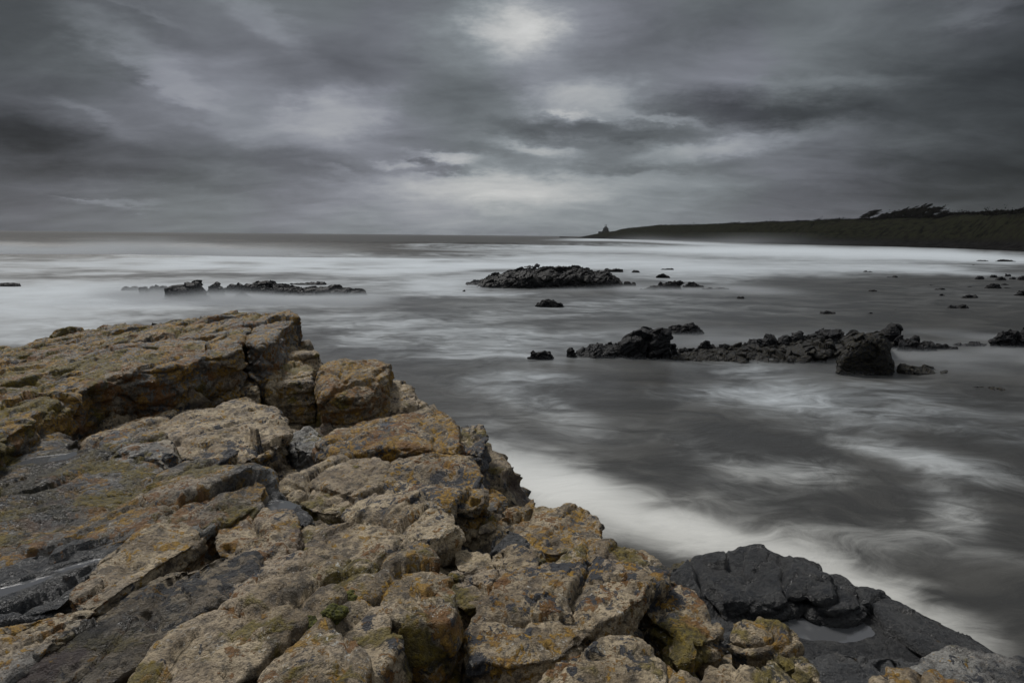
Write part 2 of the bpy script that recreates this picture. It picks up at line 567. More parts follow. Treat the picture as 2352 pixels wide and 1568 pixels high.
# foam patches: x, y, half sizes and tilt as seen along the sight line, laid on the sea plane
FOAM = [
    (100, 618, 420, 20, 0, .55), (250, 664, 520, 30, 0, .80), (420, 590, 200, 16, 0, .5), (40, 720, 330, 50, 0, .62), (700, 606, 420, 16, 0, .70), (250, 700, 360, 22, 0, .35), (0, 780, 220, 30, 0, .42),
    (950, 620, 330, 24, 0, .80), (1250, 598, 420, 16, 0, .72), (1100, 570, 300, 5, 0, .40), (1380, 551, 90, 2.6, 0, .9), (1550, 557, 160, 3.0, 2, 1.0), (1500, 573, 260, 7, 0, .75), (1450, 547, 60, 1.5, 0, .9),
    (1750, 575, 260, 9, 0, 1.0), (2020, 586, 260, 11, 1, 1.0), (2240, 590, 180, 10, 2, .85), (1850, 615, 330, 16, 0, .62), (1500, 615, 300, 14, 0, .55), (2150, 622, 160, 9, 3, .55),
    (1000, 655, 90, 14, 0, .75), (1120, 672, 120, 5, 0, .7), (1560, 640, 160, 9, 0, .45), (1450, 690, 220, 14, 0, .26), (1260, 720, 220, 22, 0, .22),
    (1000, 760, 260, 30, 4, .28), (820, 790, 110, 16, 4, .35), (1180, 800, 190, 26, 0, .30), (1050, 815, 130, 14, 0, .25), (1230, 872, 130, 16, 4, .38), (1190, 905, 120, 20, 8, .30),
    (1260, 950, 110, 34, 20, .22), (1330, 990, 80, 30, 10, .15), (800, 735, 160, 20, 0, .22), (1100, 980, 60, 30, 0, .18),
    (1700, 850, 110, 16, 2, .36), (1790, 915, 150, 28, 4, .42), (1620, 905, 120, 24, 0, .22), (2010, 900, 160, 20, 4, .18), (2200, 950, 250, 34, 6, .17), (1950, 960, 160, 26, 8, .20),
    (1810, 1085, 120, 30, 4, .46), (1680, 1050, 90, 26, 10, .18), (2090, 1045, 190, 22, 12, .30), (2200, 1080, 190, 18, 12, .24), (1720, 1135, 120, 24, 5, .22), (2190, 1180, 80, 55, 30, .38), (2060, 1225, 90, 30, 0, .22),
    (1175, 1075, 110, 44, 18, .7), (1330, 1145, 170, 46, 20, .72), (1530, 1205, 170, 46, 16, .66), (1730, 1262, 180, 50, 14, .60), (1900, 1330, 150, 60, 25, .50), (2040, 1400, 150, 55, 30, .55), (2200, 1460, 150, 50, 30, .40),
    (1250, 1110, 120, 60, 20, .35), (1950, 1230, 140, 26, 15, .20), (2250, 1270, 160, 30, 14, .12), (1650, 720, 300, 20, 0, .10), (1450, 770, 150, 14, 0, .16), (2000, 690, 400, 26, 0, .05),
    (820, 580, 170, 6, 0, -1.0), (1050, 590, 160, 5, 0, -.35), (60, 700, 300, 8, 3, -.25), (150, 636, 260, 7, 0, -.45), (650, 634, 300, 6, 0, -.35), (1000, 604, 200, 4, 0, -.4), (500, 630, 200, 5, 0, -.2), (1180, 770, 300, 12, 2, .12), (1560, 1000, 130, 22, 10, .08), (2330, 1010, 150, 18, 10, .15),
]


def build_water():
    rs = [1.2]
    while rs[-1] < 25000:
        r = rs[-1]
        dr = r * r / (CAMZ * F0) * 3.4
        if r < 320: dr = min(dr, 1.6)
        else: dr = min(dr, 1.6 + (r - 320) * .06)
        rs.append(r + max(dr, .035))
    rs = np.array(rs)
    an = np.concatenate([np.linspace(-180, -52, 40)[:-1], np.linspace(-52, 52, 620), np.linspace(52, 180, 40)[1:-1]])
    an = np.radians(an)
    A, Rr = np.meshgrid(an, rs)
    X = (np.sin(A) * Rr).ravel(); Y = (np.cos(A) * Rr).ravel()
    P = np.stack([X, Y, np.zeros_like(X)], 1)
    px, py = proj(P)
    front = Y > 1.0
    # drift the patch outlines with world-space noise so they tear like foam
    pn = np.stack([X * .12, Y * .12, X * 0], 1)
    k = 1
    wx = 70 * fbm(np.stack([px / 300, py / 90, px * 0], 1), 4) ; wy = 16 * fbm(np.stack([px / 260, py / 70, px * 0 + 9], 1), 4)
    foam = .02 + .14 * np.clip(fbm(np.stack([X * .05, Y * .035, X * 0 + 31], 1), 4) + .1, 0, 1)
    for (cx, cy, sx, sy, tl, amp) in FOAM:
        c, s = math.cos(math.radians(tl)), math.sin(math.radians(tl))
        scale = np.clip((py - 535) / 100, .15, 1)
        ux = px + wx - cx; uy = py + wy * scale - cy
        u = (c * ux + s * uy) / sx; v = (-s * ux + c * uy) / sy
        foam += amp * np.exp(-(u * u + v * v) * .8)
    foam = 1 - np.exp(-np.maximum(foam, 0) * 1.2)
    yg = np.interp(px + wx * .6, [-500, 0, 150, 400, 640, 900, 1150, 1300, 1400], [572, 574, 580, 556, 566, 562, 556, 546, 500])
    gt = np.clip((py + .5 * wy * scale + 14 * fbm(np.stack([px / 170, py / 60, px * 0 + 77], 1), 3) - yg) / np.where(px < 900, 34, 12) + .3, 0, 1); foam *= gt * gt * (3 - 2 * gt)
    foam *= 1 - np.clip((700 - py) / 80, 0, 1) * .55 * np.clip(fbm(np.stack([px / 240 + 3, py / 11, px * 0 + 5], 1), 4) * 1.6 + .15, 0, 1) * np.clip((1560 - px) / 260, 0, 1)
    foam[~front] = .3
    con = .36 + 1.35 * np.exp(-((foam - .36) / .26) ** 2)
    # swell and breakers, crests roughly parallel to the shore
    z = np.zeros(len(X))
    fx = fbm(np.stack([X * .010, Y * .010, X * 0 + 4], 1), 3)
    fz = fbm(np.stack([X * .03, Y * .03, X * 0 + 14], 1), 3)
    for (x0, d0, hgt, wd, xa, xb) in [(0, 135, 1.25, 7, -170, -25), (0, 112, .55, 6, -60, 5), (0, 180, 1.0, 9, -220, 30), (0, 250, 1.1, 12, -300, 60), (0, 88, .35, 5, -90, -10)]:
        yc = d0 + 16 * fx + .04 * X
        e = 1 / (1 + np.exp(-(X - xa) / 8)) / (1 + np.exp((X - xb) / 8))
        t_ = (Y - yc) / wd
        z += hgt * e * (1 + .5 * fz) * np.exp(-np.where(t_ < 0, (t_ * 1.6) ** 2, (t_ * .7) ** 2))
    z += .30 * fbm(np.stack([X * .025, Y * .05, X * 0], 1), 3) * np.clip((Rr.ravel() - 70) / 150, 0, 1) * np.clip(X * -.01 + 1.0, .1, 1)
    z += .025 * fbm(np.stack([X * .35, Y * .5, X * 0], 1), 3)
    P[:, 2] = z - 0.0
    n, m_ = A.shape
    idx = np.arange(n * m_).reshape(n, m_)
    F = np.stack([idx[:-1, :-1], idx[:-1, 1:], idx[1:, 1:], idx[1:, :-1]], -1).reshape(-1, 4)[:, ::-1]
    me = mesh_np('water', P, F)
    for nm, dat in (('foam', foam), ('contrast', con)):
        a = me.attributes.new(nm, 'FLOAT', 'POINT'); a.data.foreach_set('value', dat.astype(np.float32))
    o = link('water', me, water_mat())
    tag(o, kind='structure')


build_water()

# ------------------------------------------------------------------ foreground blocks
SAMPLES = []


def plane_poly(poly, z, sx, sy):
    """image outline -> points on the plane through the outline's centre at height z with slopes sx, sy"""
    poly = np.array(poly, float)
    c = poly.mean(0)
    cx, cy = on_z(c[0], c[1], z)
    d = ray(poly[:, 0], poly[:, 1])
    # CAMZ + t*dz = z + sx*(t*dx-cx) + sy*(t*dy-cy)
    t = (z - sx * cx - sy * cy - CAMZ) / (d[:, 2] - sx * d[:, 0] - sy * d[:, 1])
    return np.stack([d[:, 0] * t, d[:, 1] * t, CAMZ + d[:, 2] * t], 1), (cx, cy)


DEF = dict(grey=.24, wet=.25, orange=.51, moss=.40, black=.27, stain=.15, speck=.6, tone=1.0)


def block(label, poly, z, th=.55, sx=.10, sy=0.0, rnd=3, dome=0.0, big=.8, facet=.62, strata=.85, fine=1.0, crack=.7,
          S=1.0, taper=.06, name='rock', cat='rock', group='rocks of the shore ledge', seed=None, **props):
    W, c = plane_poly(poly, z, sx, sy)
    x, y = W[:, 0], W[:, 1]
    area = .5 * np.sum(x * np.roll(y, -1) - np.roll(x, -1) * y)
    if area < 0:
        W = W[::-1]
    # resample the outline and fray it
    pts = []
    for i in range(len(W)):
        a, b_ = W[i], W[(i + 1) % len(W)]
        n = max(1, int(np.linalg.norm(b_ - a) / .12))
        for k in range(n):
            pts.append(a + (b_ - a) * k / n)
    pts = np.array(pts)
    ctr = pts.mean(0)
    sd = (len(label) * 3.7 + poly[0][0] * .013) if seed is None else seed
    rad = pts - ctr; rad[:, 2] = 0
    rad /= np.maximum(np.linalg.norm(rad, axis=1), .05)[:, None]
    pts += rad * (fbm(pts * 1.8 + sd, 3) * .06 + .035)[:, None]
    dist = math.hypot(c[0], c[1])
    px_m = math.hypot(dist, CAMZ - z) / F0 * 2.3            # metres per output pixel
    vox = max(.020, min(.055, px_m * 6.0)) * S ** .5
    bm = bmesh.new()
    top = [bm.verts.new(p) for p in pts]
    bot = []
    for p in pts:
        q = p + (ctr - p) * np.array([-taper, -taper, 0])
        q[2] = p[2] - th
        bot.append(bm.verts.new(q))
    bm.faces.new(top); bm.faces.new(bot[::-1])
    n = len(pts)
    for i in range(n):
        bm.faces.new((top[i], bot[i], bot[(i + 1) % n], top[(i + 1) % n]))
    bmesh.ops.triangulate(bm, faces=bm.faces[:])
    bmesh.ops.recalc_face_normals(bm, faces=bm.faces[:])
    me = remeshed(bm, vox, max(rnd - 1, 0), 2 if vox > .03 else 1)
    V, N = get_vn(me)
    if dome:
        r = np.linalg.norm((V - ctr)[:, :2], axis=1) / (np.linalg.norm((pts - ctr)[:, :2], axis=1).mean() + 1e-6)
        V[:, 2] += dome * (1 - np.clip(r, 0, 1.2) ** 2)
        me.vertices.foreach_set('co', V.astype(np.float32).ravel()); me.update()
        V, N = get_vn(me)
    d = rock_disp(V, N, S=S, seed=0.0, big=big, facet=facet, strata=strata, fine=fine, crack=crack)
    V = V + N * d[:, None]
    carve_bowls(V, W, lambda a, b_: z + sx * (a - c[0]) + sy * (b_ - c[1]))
    me.vertices.foreach_set('co', V.astype(np.float32).ravel())
    me.polygons.foreach_set('use_smooth', np.ones(len(me.polygons), bool))
    me.update()
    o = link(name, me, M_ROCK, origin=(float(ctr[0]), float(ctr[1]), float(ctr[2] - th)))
    pr = dict(DEF); pr.update(props)
    for k, v in pr.items():
        o[k] = float(v)
    tag(o, label, cat, group)
    for _ in range(60):
        k = RNG.randint(len(pts)); f = RNG.rand() ** .5
        p = ctr + (pts[k] - ctr) * f
        SAMPLES.append((p[0], p[1], p[2] - .12 - min(th, .6) * .3))
    return o


def bowl(px, py, z, rx, ry, rot, dep):
    x, y = on_z(px, py, z)
    BOWLS.append(dict(g=(float(x), float(y), rx, ry, math.radians(rot), dep), z=None))


bowl(108, 1050, 1.82, .24, .17, 25, .05)
bowl(150, 1298, 1.92, .24, .055, 48, .05)
bowl(20, 1352, 1.90, .20, .07, 45, .05)
bowl(640, 1160, 1.86, .13, .08, -15, .05)
bowl(882, 972, 1.80, .14, .07, 0, .05)
bowl(1000, 1110, 1.80, .40, .16, -12, .12)
bowl(1850, 1425, .86, .55, .26, -8, .05)
bowl(1370, 1515, 2.0, .05, .03, 0, .05)

# --- the high tilted ledge and its sea-end blocks
block('long high grey ledge crusted with orange lichen, tilting down to the white surf', 
      [(-260, 850), (-120, 820), (0, 800), (60, 792), (140, 764), (250, 752), (360, 742), (480, 722), (590, 712), (585, 742), (560, 765), (548, 800), (455, 825), (352, 850), (270, 856), (185, 890), (90, 940), (0, 1000), (-180, 1070), (-330, 1000)],
      2.02, th=.95, sx=.085, sy=.02, rnd=1, grey=.55, orange=.56, moss=.50, black=.22, wet=.16, taper=-.02, big=1.3, facet=1.0, strata=1.3)
block('grey block with bright orange top at the sea end of the high ledge',
      [(588, 745), (600, 722), (628, 712), (662, 709), (676, 716), (684, 730), (655, 742), (640, 770), (600, 790), (568, 782)],
      2.18, th=.75, sx=.05, sy=.01, rnd=2, grey=.85, orange=.52, moss=.1, black=.12, wet=.1)
block('square brown block wedged below the orange sea end of the high ledge',
      [(598, 800), (640, 785), (690, 788), (727, 800), (722, 812), (640, 822), (600, 830)], 1.72, th=.7, sx=.02, grey=.2, orange=.36, black=.25)
block('small round brown boulder against the mossy face of the high ledge',
      [(538, 862), (560, 838), (604, 836), (608, 862), (590, 885), (548, 888)], 1.66, th=.6, rnd=5, dome=.05, grey=.2, orange=.44)
block('blunt tan boulder with orange top between the small round boulder and the tall dome',
      [(598, 862), (640, 842), (700, 834), (724, 848), (720, 868), (660, 874), (606, 880)], 1.70, th=.8, rnd=5, dome=.05, grey=.12, orange=.46, black=.2)
block('tall dome-topped boulder covered in ochre lichen at the water',
      [(728, 864), (752, 834), (808, 820), (872, 822), (893, 846), (896, 872), (830, 892), (740, 893)], 1.72, th=.9, rnd=5, dome=.16, grey=.2, orange=.52, black=.2, sx=0)
block('low lobed tan boulder under the ochre dome, touching the sea',
      [(800, 895), (850, 880), (905, 876), (948, 892), (968, 922), (915, 935), (840, 926)], 1.38, th=.9, rnd=6, dome=.10, grey=.15, orange=.22, moss=.3, sx=-.05)
block('dark brown wet floor of rock below the boulders', 
      [(560, 925), (650, 910), (780, 905), (960, 915), (1000, 960), (940, 990), (800, 985), (700, 975), (620, 960)], 1.15, th=.7, wet=.2, orange=.1, stain=1.0, grey=.1, tone=.7)
block('small wet grey boulder peeping over the water behind the dome', [(716, 835), (735, 832), (742, 845), (720, 850)], 1.1, th=.9, wet=.8)

# --- middle beds
block('rough dark bed running up to the foot of the mossy ledge',
      [(170, 1010), (290, 965), (400, 940), (480, 928), (560, 914), (618, 924), (648, 950), (620, 975), (545, 1018), (480, 1050), (380, 1030), (210, 1030)],
      1.72, th=.5, wet=.36, black=.36, moss=.34, orange=.36, sx=.10)
block('rounded mossy hump in front of the dark bed', [(215, 1010), (250, 988), (310, 978), (370, 992), (415, 1016), (360, 1040), (260, 1038)], 1.86, th=.4, moss=.52, orange=.5, grey=.6, rnd=5)
block('angular pinkish block with a pointed corner beside the deep hollow',
      [(548, 1010), (590, 985), (636, 972), (648, 962), (664, 990), (640, 1012), (600, 1030), (552, 1040)], 1.80, th=.5, grey=.05, orange=.34, black=.25, moss=.2, rnd=1, facet=1.3)
block('grey shattered boulder left of the long orange boulder', [(665, 990), (705, 978), (742, 985), (748, 1010), (715, 1030), (680, 1020)], 1.66, th=.6, grey=.8, black=.3, orange=.2)
block('small rounded stone low in the deep hollow', [(668, 1030), (690, 1026), (704, 1040), (690, 1058), (668, 1050)], 1.50, th=.35, rnd=5, grey=.4, orange=.2)
block('long boulder blotched orange and black with a puddle on top',
      [(735, 1010), (762, 975), (820, 962), (870, 958), (940, 940), (985, 934), (1022, 942), (1050, 968), (1060, 1000), (1040, 1030), (900, 1022), (790, 1040)],
      1.80, th=.75, rnd=4, dome=.03, orange=.55, black=.42, moss=.25, grey=.3, sx=.03)
block('dark upright block at the outer corner above the white foam',
      [(1052, 985), (1066, 970), (1092, 966), (1112, 985), (1122, 1010), (1112, 1035), (1072, 1030)], 1.74, th=1.3, rnd=4, orange=.3, black=.52, grey=.2, sx=0)
block('pale flat slab with a sloping nose below the orange boulder',
      [(640, 1112), (700, 1090), (770, 1060), (850, 1050), (890, 1056), (880, 1092), (862, 1122), (820, 1130), (740, 1112), (670, 1124)], 1.84, th=.45, rnd=2, grey=.1, orange=.3, moss=.3, black=.22)
block('broad pale slab hollowed into a dark basin',
      [(896, 1060), (958, 1045), (1058, 1044), (1100, 1068), (1116, 1105), (1118, 1130), (1085, 1150), (1010, 1160), (930, 1140), (870, 1122)], 1.84, th=.7, rnd=3, grey=.12, orange=.42, black=.44, moss=.26, sx=.02)
block('small pale slab split off beside the wet gully', [(668, 1138), (722, 1118), (798, 1128), (812, 1150), (782, 1168), (720, 1160)], 1.80, th=.35, grey=.15, black=.36, orange=.3, rnd=2)
block('large pale slab with a straight back edge, spotted rust brown',
      [(818, 1130), (850, 1128), (940, 1142), (1030, 1165), (1052, 1190), (1010, 1222), (940, 1232), (860, 1222), (775, 1196)], 1.90, th=.5, rnd=1, grey=.08, orange=.28, black=.26, moss=.15, speck=.9)
block('knobbly pale block on the rim beside the foam', [(1040, 1150), (1082, 1132), (1128, 1138), (1150, 1168), (1146, 1196), (1100, 1212), (1058, 1196)], 1.70, th=1.0, rnd=4, grey=.3, orange=.34, black=.25, sx=0)
block('small grey knob on the outer rim of the ledge', [(1116, 1128), (1134, 1122), (1148, 1148), (1136, 1166), (1120, 1160)], 1.45, th=.9, rnd=4, grey=.6)
block('dark wet gully floor where water trickles', [(990, 1215), (1060, 1200), (1150, 1195), (1210, 1225), (1190, 1262), (1060, 1268), (1000, 1250)], 1.58, th=.5, wet=.95, grey=.8, orange=.1)
block('sloping orange and grey slab reaching out over the foam',
      [(1140, 1185), (1160, 1160), (1200, 1150), (1270, 1158), (1345, 1172), (1372, 1205), (1385, 1240), (1330, 1258), (1240, 1262), (1170, 1232)], 1.50, th=1.1, rnd=3, orange=.46, grey=.2, black=.25, sx=-.03)
block('pale ridge block left of the wet gully', [(885, 1225), (940, 1222), (985, 1236), (1000, 1262), (965, 1282), (905, 1272), (870, 1248)], 1.93, th=.4, rnd=3, grey=.08, orange=.3, moss=.25)
block('broad pale bed spotted green around the middle of the ledge',
      [(690, 1205), (740, 1180), (790, 1192), (860, 1222), (905, 1250), (900, 1285), (860, 1310), (800, 1325), (740, 1300), (690, 1262)], 1.88, th=.4, rnd=3, grey=.12, orange=.3, moss=.38, speck=.8)
block('pinkish block with a square notch above the dark cleft', [(1042, 1262), (1075, 1252), (1105, 1258), (1126, 1256), (1134, 1282), (1108, 1300), (1052, 1300)], 1.78, th=.5, rnd=1, grey=.05, orange=.25)
block('flat pale block with a black streaked end beside the orange slab', [(1134, 1262), (1180, 1250), (1232, 1256), (1244, 1280), (1210, 1300), (1150, 1300)], 1.66, th=.5, rnd=2, grey=.1, orange=.25, black=.42)

# --- lower right crest
block('wide pitted slab running from the dark cleft to the outer crest',
      [(1140, 1330), (1190, 1300), (1270, 1290), (1370, 1275), (1450, 1285), (1480, 1330), (1440, 1390), (1360, 1430), (1290, 1490), (1180, 1520), (1080, 1510), (1072, 1450), (1110, 1390)],
      1.90, th=.6, rnd=2, grey=.25, orange=.38, black=.34, moss=.28, sx=.02, speck=.9)
block('rounded crest boulder on the outer rim, tan with orange freckles',
      [(1270, 1285), (1330, 1262), (1400, 1248), (1470, 1252), (1520, 1282), (1535, 1318), (1490, 1345), (1400, 1320), (1320, 1312)], 1.82, th=.9, rnd=4, dome=.04, grey=.12, orange=.40, black=.2, sx=-.02)
block('steep pale buttress streaked with orange at the outer rim',
      [(1450, 1330), (1500, 1310), (1545, 1322), (1600, 1350), (1640, 1400), (1660, 1445), (1620, 1475), (1555, 1450), (1490, 1400)], 1.70, th=1.2, rnd=3, grey=.1, orange=.38, black=.36, sx=-.12)
block('narrow pale pillar stone with an orange blaze', [(1535, 1450), (1560, 1435), (1590, 1460), (1600, 1500), (1560, 1520), (1530, 1490)], 1.72, th=.8, rnd=3, orange=.38, black=.34, grey=.1)
block('dark stone low in the cleft behind the lichen-capped boulder', [(1610, 1400), (1660, 1410), (1690, 1440), (1680, 1490), (1620, 1480)], 1.25, th=.8, wet=.7, grey=.6, orange=.12)
block('pale dome with a dark round hole near the bottom edge',
      [(1225, 1590), (1245, 1540), (1300, 1505), (1380, 1475), (1450, 1466), (1500, 1492), (1530, 1535), (1530, 1620), (1380, 1650), (1250, 1650)], 2.0, th=.7, rnd=5, dome=.05, grey=.25, orange=.32, black=.42, speck=1, sx=0)
block('lichen-capped pale boulder beside the dark rock shelf', [(1682, 1460), (1710, 1438), (1755, 1432), (1805, 1444), (1832, 1480), (1800, 1500), (1730, 1492)], 1.62, th=.8, rnd=5, dome=.05, grey=.1, orange=.36, moss=.42, black=.34, sx=0)
block('low smooth tan boulder before the lichen-capped one', [(1600, 1570), (1640, 1530), (1690, 1512), (1742, 1518), (1750, 1560), (1720, 1640), (1620, 1640)], 1.85, th=.7, rnd=5, grey=.05, orange=.34)
block('upright tan boulder mottled with black patches', [(1742, 1530), (1765, 1492), (1795, 1485), (1822, 1520), (1850, 1580), (1800, 1640), (1745, 1640)], 1.84, th=.8, rnd=5, grey=.08, orange=.22, black=.46, sx=0)
block('small pale boulder with a drooping side at the bottom edge', [(1815, 1520), (1845, 1518), (1880, 1548), (1920, 1600), (1890, 1650), (1845, 1620)], 1.72, th=.8, rnd=5, grey=.1, orange=.25, black=.34, sx=-.1)
block('squat pale boulder with ochre edge in the bottom cleft', [(1535, 1540), (1580, 1532), (1612, 1556), (1630, 1640), (1550, 1650)], 1.86, th=.7, rnd=4, orange=.44, grey=.05)
block('grey-topped boulder crusted orange, alone before the dark shelf at the bottom edge', [(2010, 1545), (2055, 1520), (2130, 1518), (2195, 1540), (2250, 1590), (2200, 1660), (2050, 1660)], 1.62, th=.9, rnd=5, dome=.03, grey=.4, orange=.50, moss=.3, black=.3, sx=0)

# --- dark wet shelf by the foam
block('humped blue-black wet shelf with a bright film of water',
      [(1520, 1282), (1560, 1256), (1640, 1260), (1740, 1252), (1840, 1262), (1885, 1272), (1890, 1300), (1860, 1350), (1780, 1372), (1660, 1372), (1560, 1340)], 1.02, th=1.2, rnd=4, wet=1.4, grey=.9, orange=.02, moss=.05, speck=0, tone=.62, fine=.45, sx=0, big=1.3, facet=1.1, crack=1.2)
block('rounded dark lump at the outer end of the wet shelf', [(1850, 1312), (1900, 1302), (1940, 1312), (1985, 1342), (1992, 1378), (1930, 1388), (1860, 1372)], 1.02, th=1.2, rnd=5, wet=1.3, grey=.8, orange=.02, moss=.05, speck=0, tone=.62, fine=.45, sx=0)
block('low black rock shelf holding a broad shallow pool',
      [(1560, 1340), (1700, 1340), (1990, 1350), (2080, 1380), (2200, 1440), (2180, 1510), (2000, 1530), (1850, 1520), (1720, 1480), (1600, 1420)],
      .86, th=1.0, facet=.3, rnd=3, wet=1.4, grey=.9, orange=.02, moss=.05, speck=0, tone=.62, fine=.45, sx=0, big=.35, strata=.4, crack=.2)
block('long dark slope of shelf sinking toward the bottom corner foam',
      [(1985, 1385), (2030, 1372), (2110, 1400), (2230, 1440), (2300, 1490), (2400, 1560), (2300, 1580), (2150, 1500), (2060, 1440)], .92, th=1.2, rnd=4, wet=1.3, grey=.8, orange=.04, moss=.12, speck=0, tone=.62, fine=.45, sx=-.05, big=1.3)
block('black crumbling bank of rock beneath the broad pool', [(1840, 1500), (1940, 1482), (2060, 1490), (2130, 1530), (2100, 1600), (1900, 1620), (1850, 1560)], 1.12, th=1.0, rnd=2, wet=1.1, grey=.6, orange=.12, moss=.1, speck=.1, sx=0)
block('greenish weathered dome sunk behind the grey-topped boulder', [(2092, 1515), (2130, 1490), (2190, 1482), (2290, 1500), (2370, 1530), (2400, 1600), (2250, 1610), (2130, 1560)], 1.18, th=1.0, rnd=5, wet=.5, grey=.7, orange=.2, moss=.44, sx=-.05)

# --- the cleft in the middle
block('tall pale wedge with a rust-stained front beside the dark cleft',
      [(888, 1345), (915, 1300), (968, 1272), (1002, 1284), (1030, 1320), (1045, 1372), (1030, 1410), (985, 1425), (930, 1420), (890, 1392)], 2.05, th=.9, rnd=1, grey=.05, orange=.46, black=.15, speck=1.0, strata=.6)
block('leaning block with a shadowed underside in the dark cleft', [(1052, 1350), (1075, 1330), (1112, 1326), (1135, 1345), (1120, 1375), (1080, 1380), (1050, 1372)], 1.86, th=.30, rnd=1, grey=.1, orange=.25)
block('narrow tilted block with a torn top above the leaning block', [(1062, 1312), (1090, 1300), (1130, 1290), (1160, 1310), (1150, 1340), (1110, 1330)], 1.86, th=.4, rnd=1, grey=.05, orange=.3, speck=.9)
block('broken pale floor stones in the lower cleft', [(1045, 1530), (1075, 1500), (1150, 1520), (1215, 1540), (1210, 1620), (1060, 1630)], 1.58, th=.5, rnd=2, grey=.3, black=.42, orange=.3)

# --- lower left beds
block('broad grey bed streaked with orange and green between the pools and the dark bed',
      [(-300, 1120), (-150, 1060), (0, 1018), (140, 1000), (200, 1030), (330, 1032), (470, 1052), (560, 1080), (600, 1102), (600, 1140), (520, 1180), (440, 1195), (320, 1222), (200, 1262), (60, 1330), (-150, 1420), (-400, 1400)],
      1.88, th=.5, rnd=3, sx=.07, grey=.62, orange=.55, moss=.50, black=.24, wet=.48, tone=.88, big=1.3, strata=1.8, facet=.7)
block('brown-topped block with a flat end above the square black hole',
      [(498, 1182), (540, 1160), (610, 1152), (670, 1172), (686, 1205), (680, 1250), (620, 1285), (540, 1272), (500, 1240)], 1.93, th=.5, rnd=3, grey=.2, orange=.44, moss=.3, stain=.8)
block('small grey knob of rock between the brown-topped block and the streaked bed', [(402, 1190), (440, 1165), (492, 1160), (500, 1190), (450, 1215)], 1.92, th=.3, grey=.8, orange=.36, rnd=4)
block('smooth wet slab with a puddle left of the small split slab', [(575, 1150), (640, 1138), (700, 1160), (722, 1180), (690, 1200), (640, 1185), (590, 1170)], 1.86, th=.4, wet=.95, grey=.8, orange=.12, moss=.3)
block('long pale ridge bordering the dark pools',
      [(150, 1352), (200, 1300), (262, 1250), (330, 1212), (430, 1206), (465, 1225), (400, 1262), (330, 1300), (260, 1352), (180, 1400)], 1.97, th=.4, rnd=3, grey=.45, orange=.40, moss=.3, sx=.02)
block('dark hollow bed holding two long puddles',
      [(-320, 1420), (-100, 1340), (60, 1280), (200, 1245), (290, 1232), (250, 1275), (190, 1325), (130, 1380), (20, 1410), (-150, 1480), (-300, 1520)], 1.90, th=.4, rnd=2, wet=1.1, grey=.9, orange=.1, moss=.15, sx=.02, big=.7, facet=.6)
block('pale bed end with ochre patches at the lower corner of the pools',
      [(-300, 1560), (-100, 1480), (60, 1400), (140, 1372), (200, 1385), (130, 1440), (30, 1520), (-100, 1600)], 1.98, th=.4, rnd=3, grey=.5, orange=.46, moss=.3, sx=.03)
block('dark purple-brown rotten bed sloping to the bottom edge',
      [(-150, 1640), (0, 1510), (130, 1420), (260, 1350), (400, 1290), (520, 1262), (620, 1290), (560, 1340), (430, 1410), (330, 1480), (250, 1560), (150, 1700), (-100, 1720)], 1.95, th=.4, rnd=2, stain=1.8, wet=.50, grey=.4, orange=.30, moss=.34, black=.35, strata=2.2, sx=.04, tone=.45)
block('long tan hump pocked with small holes across the bottom',
      [(180, 1700), (250, 1590), (330, 1500), (410, 1432), (520, 1380), (640, 1352), (740, 1345), (760, 1375), (700, 1420), (620, 1480), (540, 1560), (460, 1680), (300, 1740)], 2.06, th=.5, rnd=4, grey=.15, orange=.34, moss=.38, black=.2, sx=.03)
block('tan bed patched brown and green above the moss cushions',
      [(520, 1352), (570, 1310), (640, 1280), (700, 1265), (770, 1300), (850, 1318), (885, 1335), (860, 1368), (790, 1385), (700, 1392), (600, 1390)], 1.98, th=.4, rnd=3, grey=.12, orange=.40, moss=.40, speck=.9)
block('mottled tan block below the moss with rust-brown rosettes',
      [(540, 1720), (560, 1610), (620, 1520), (700, 1460), (770, 1440), (810, 1462), (820, 1520), (800, 1620), (720, 1720)], 2.08, th=.6, rnd=4, grey=.08, orange=.46, speck=1.2, sx=.02)
block('smooth-faced pale block between the moss and the rust-stained wedge',
      [(700, 1445), (760, 1412), (830, 1388), (882, 1385), (900, 1410), (905, 1470), (870, 1540), (820, 1530), (800, 1468)], 2.03, th=.8, rnd=2, grey=.1, orange=.28, sx=.05)
block('pale foot block under the rust-stained wedge', [(830, 1560), (900, 1500), (990, 1470), (1040, 1460), (1060, 1490), (1040, 1600), (940, 1690), (840, 1680)], 1.62, th=.5, rnd=2, grey=.2, orange=.34, black=.3)
block('rough bed behind the camera side of the ledge',
      [(-500, 1700), (-100, 1700), (400, 1740), (900, 1700), (1400, 1660), (1900, 1680), (2300, 1700), (2500, 2100), (1500, 2600), (300, 2600), (-700, 2100)], 1.95, th=.5, rnd=3)


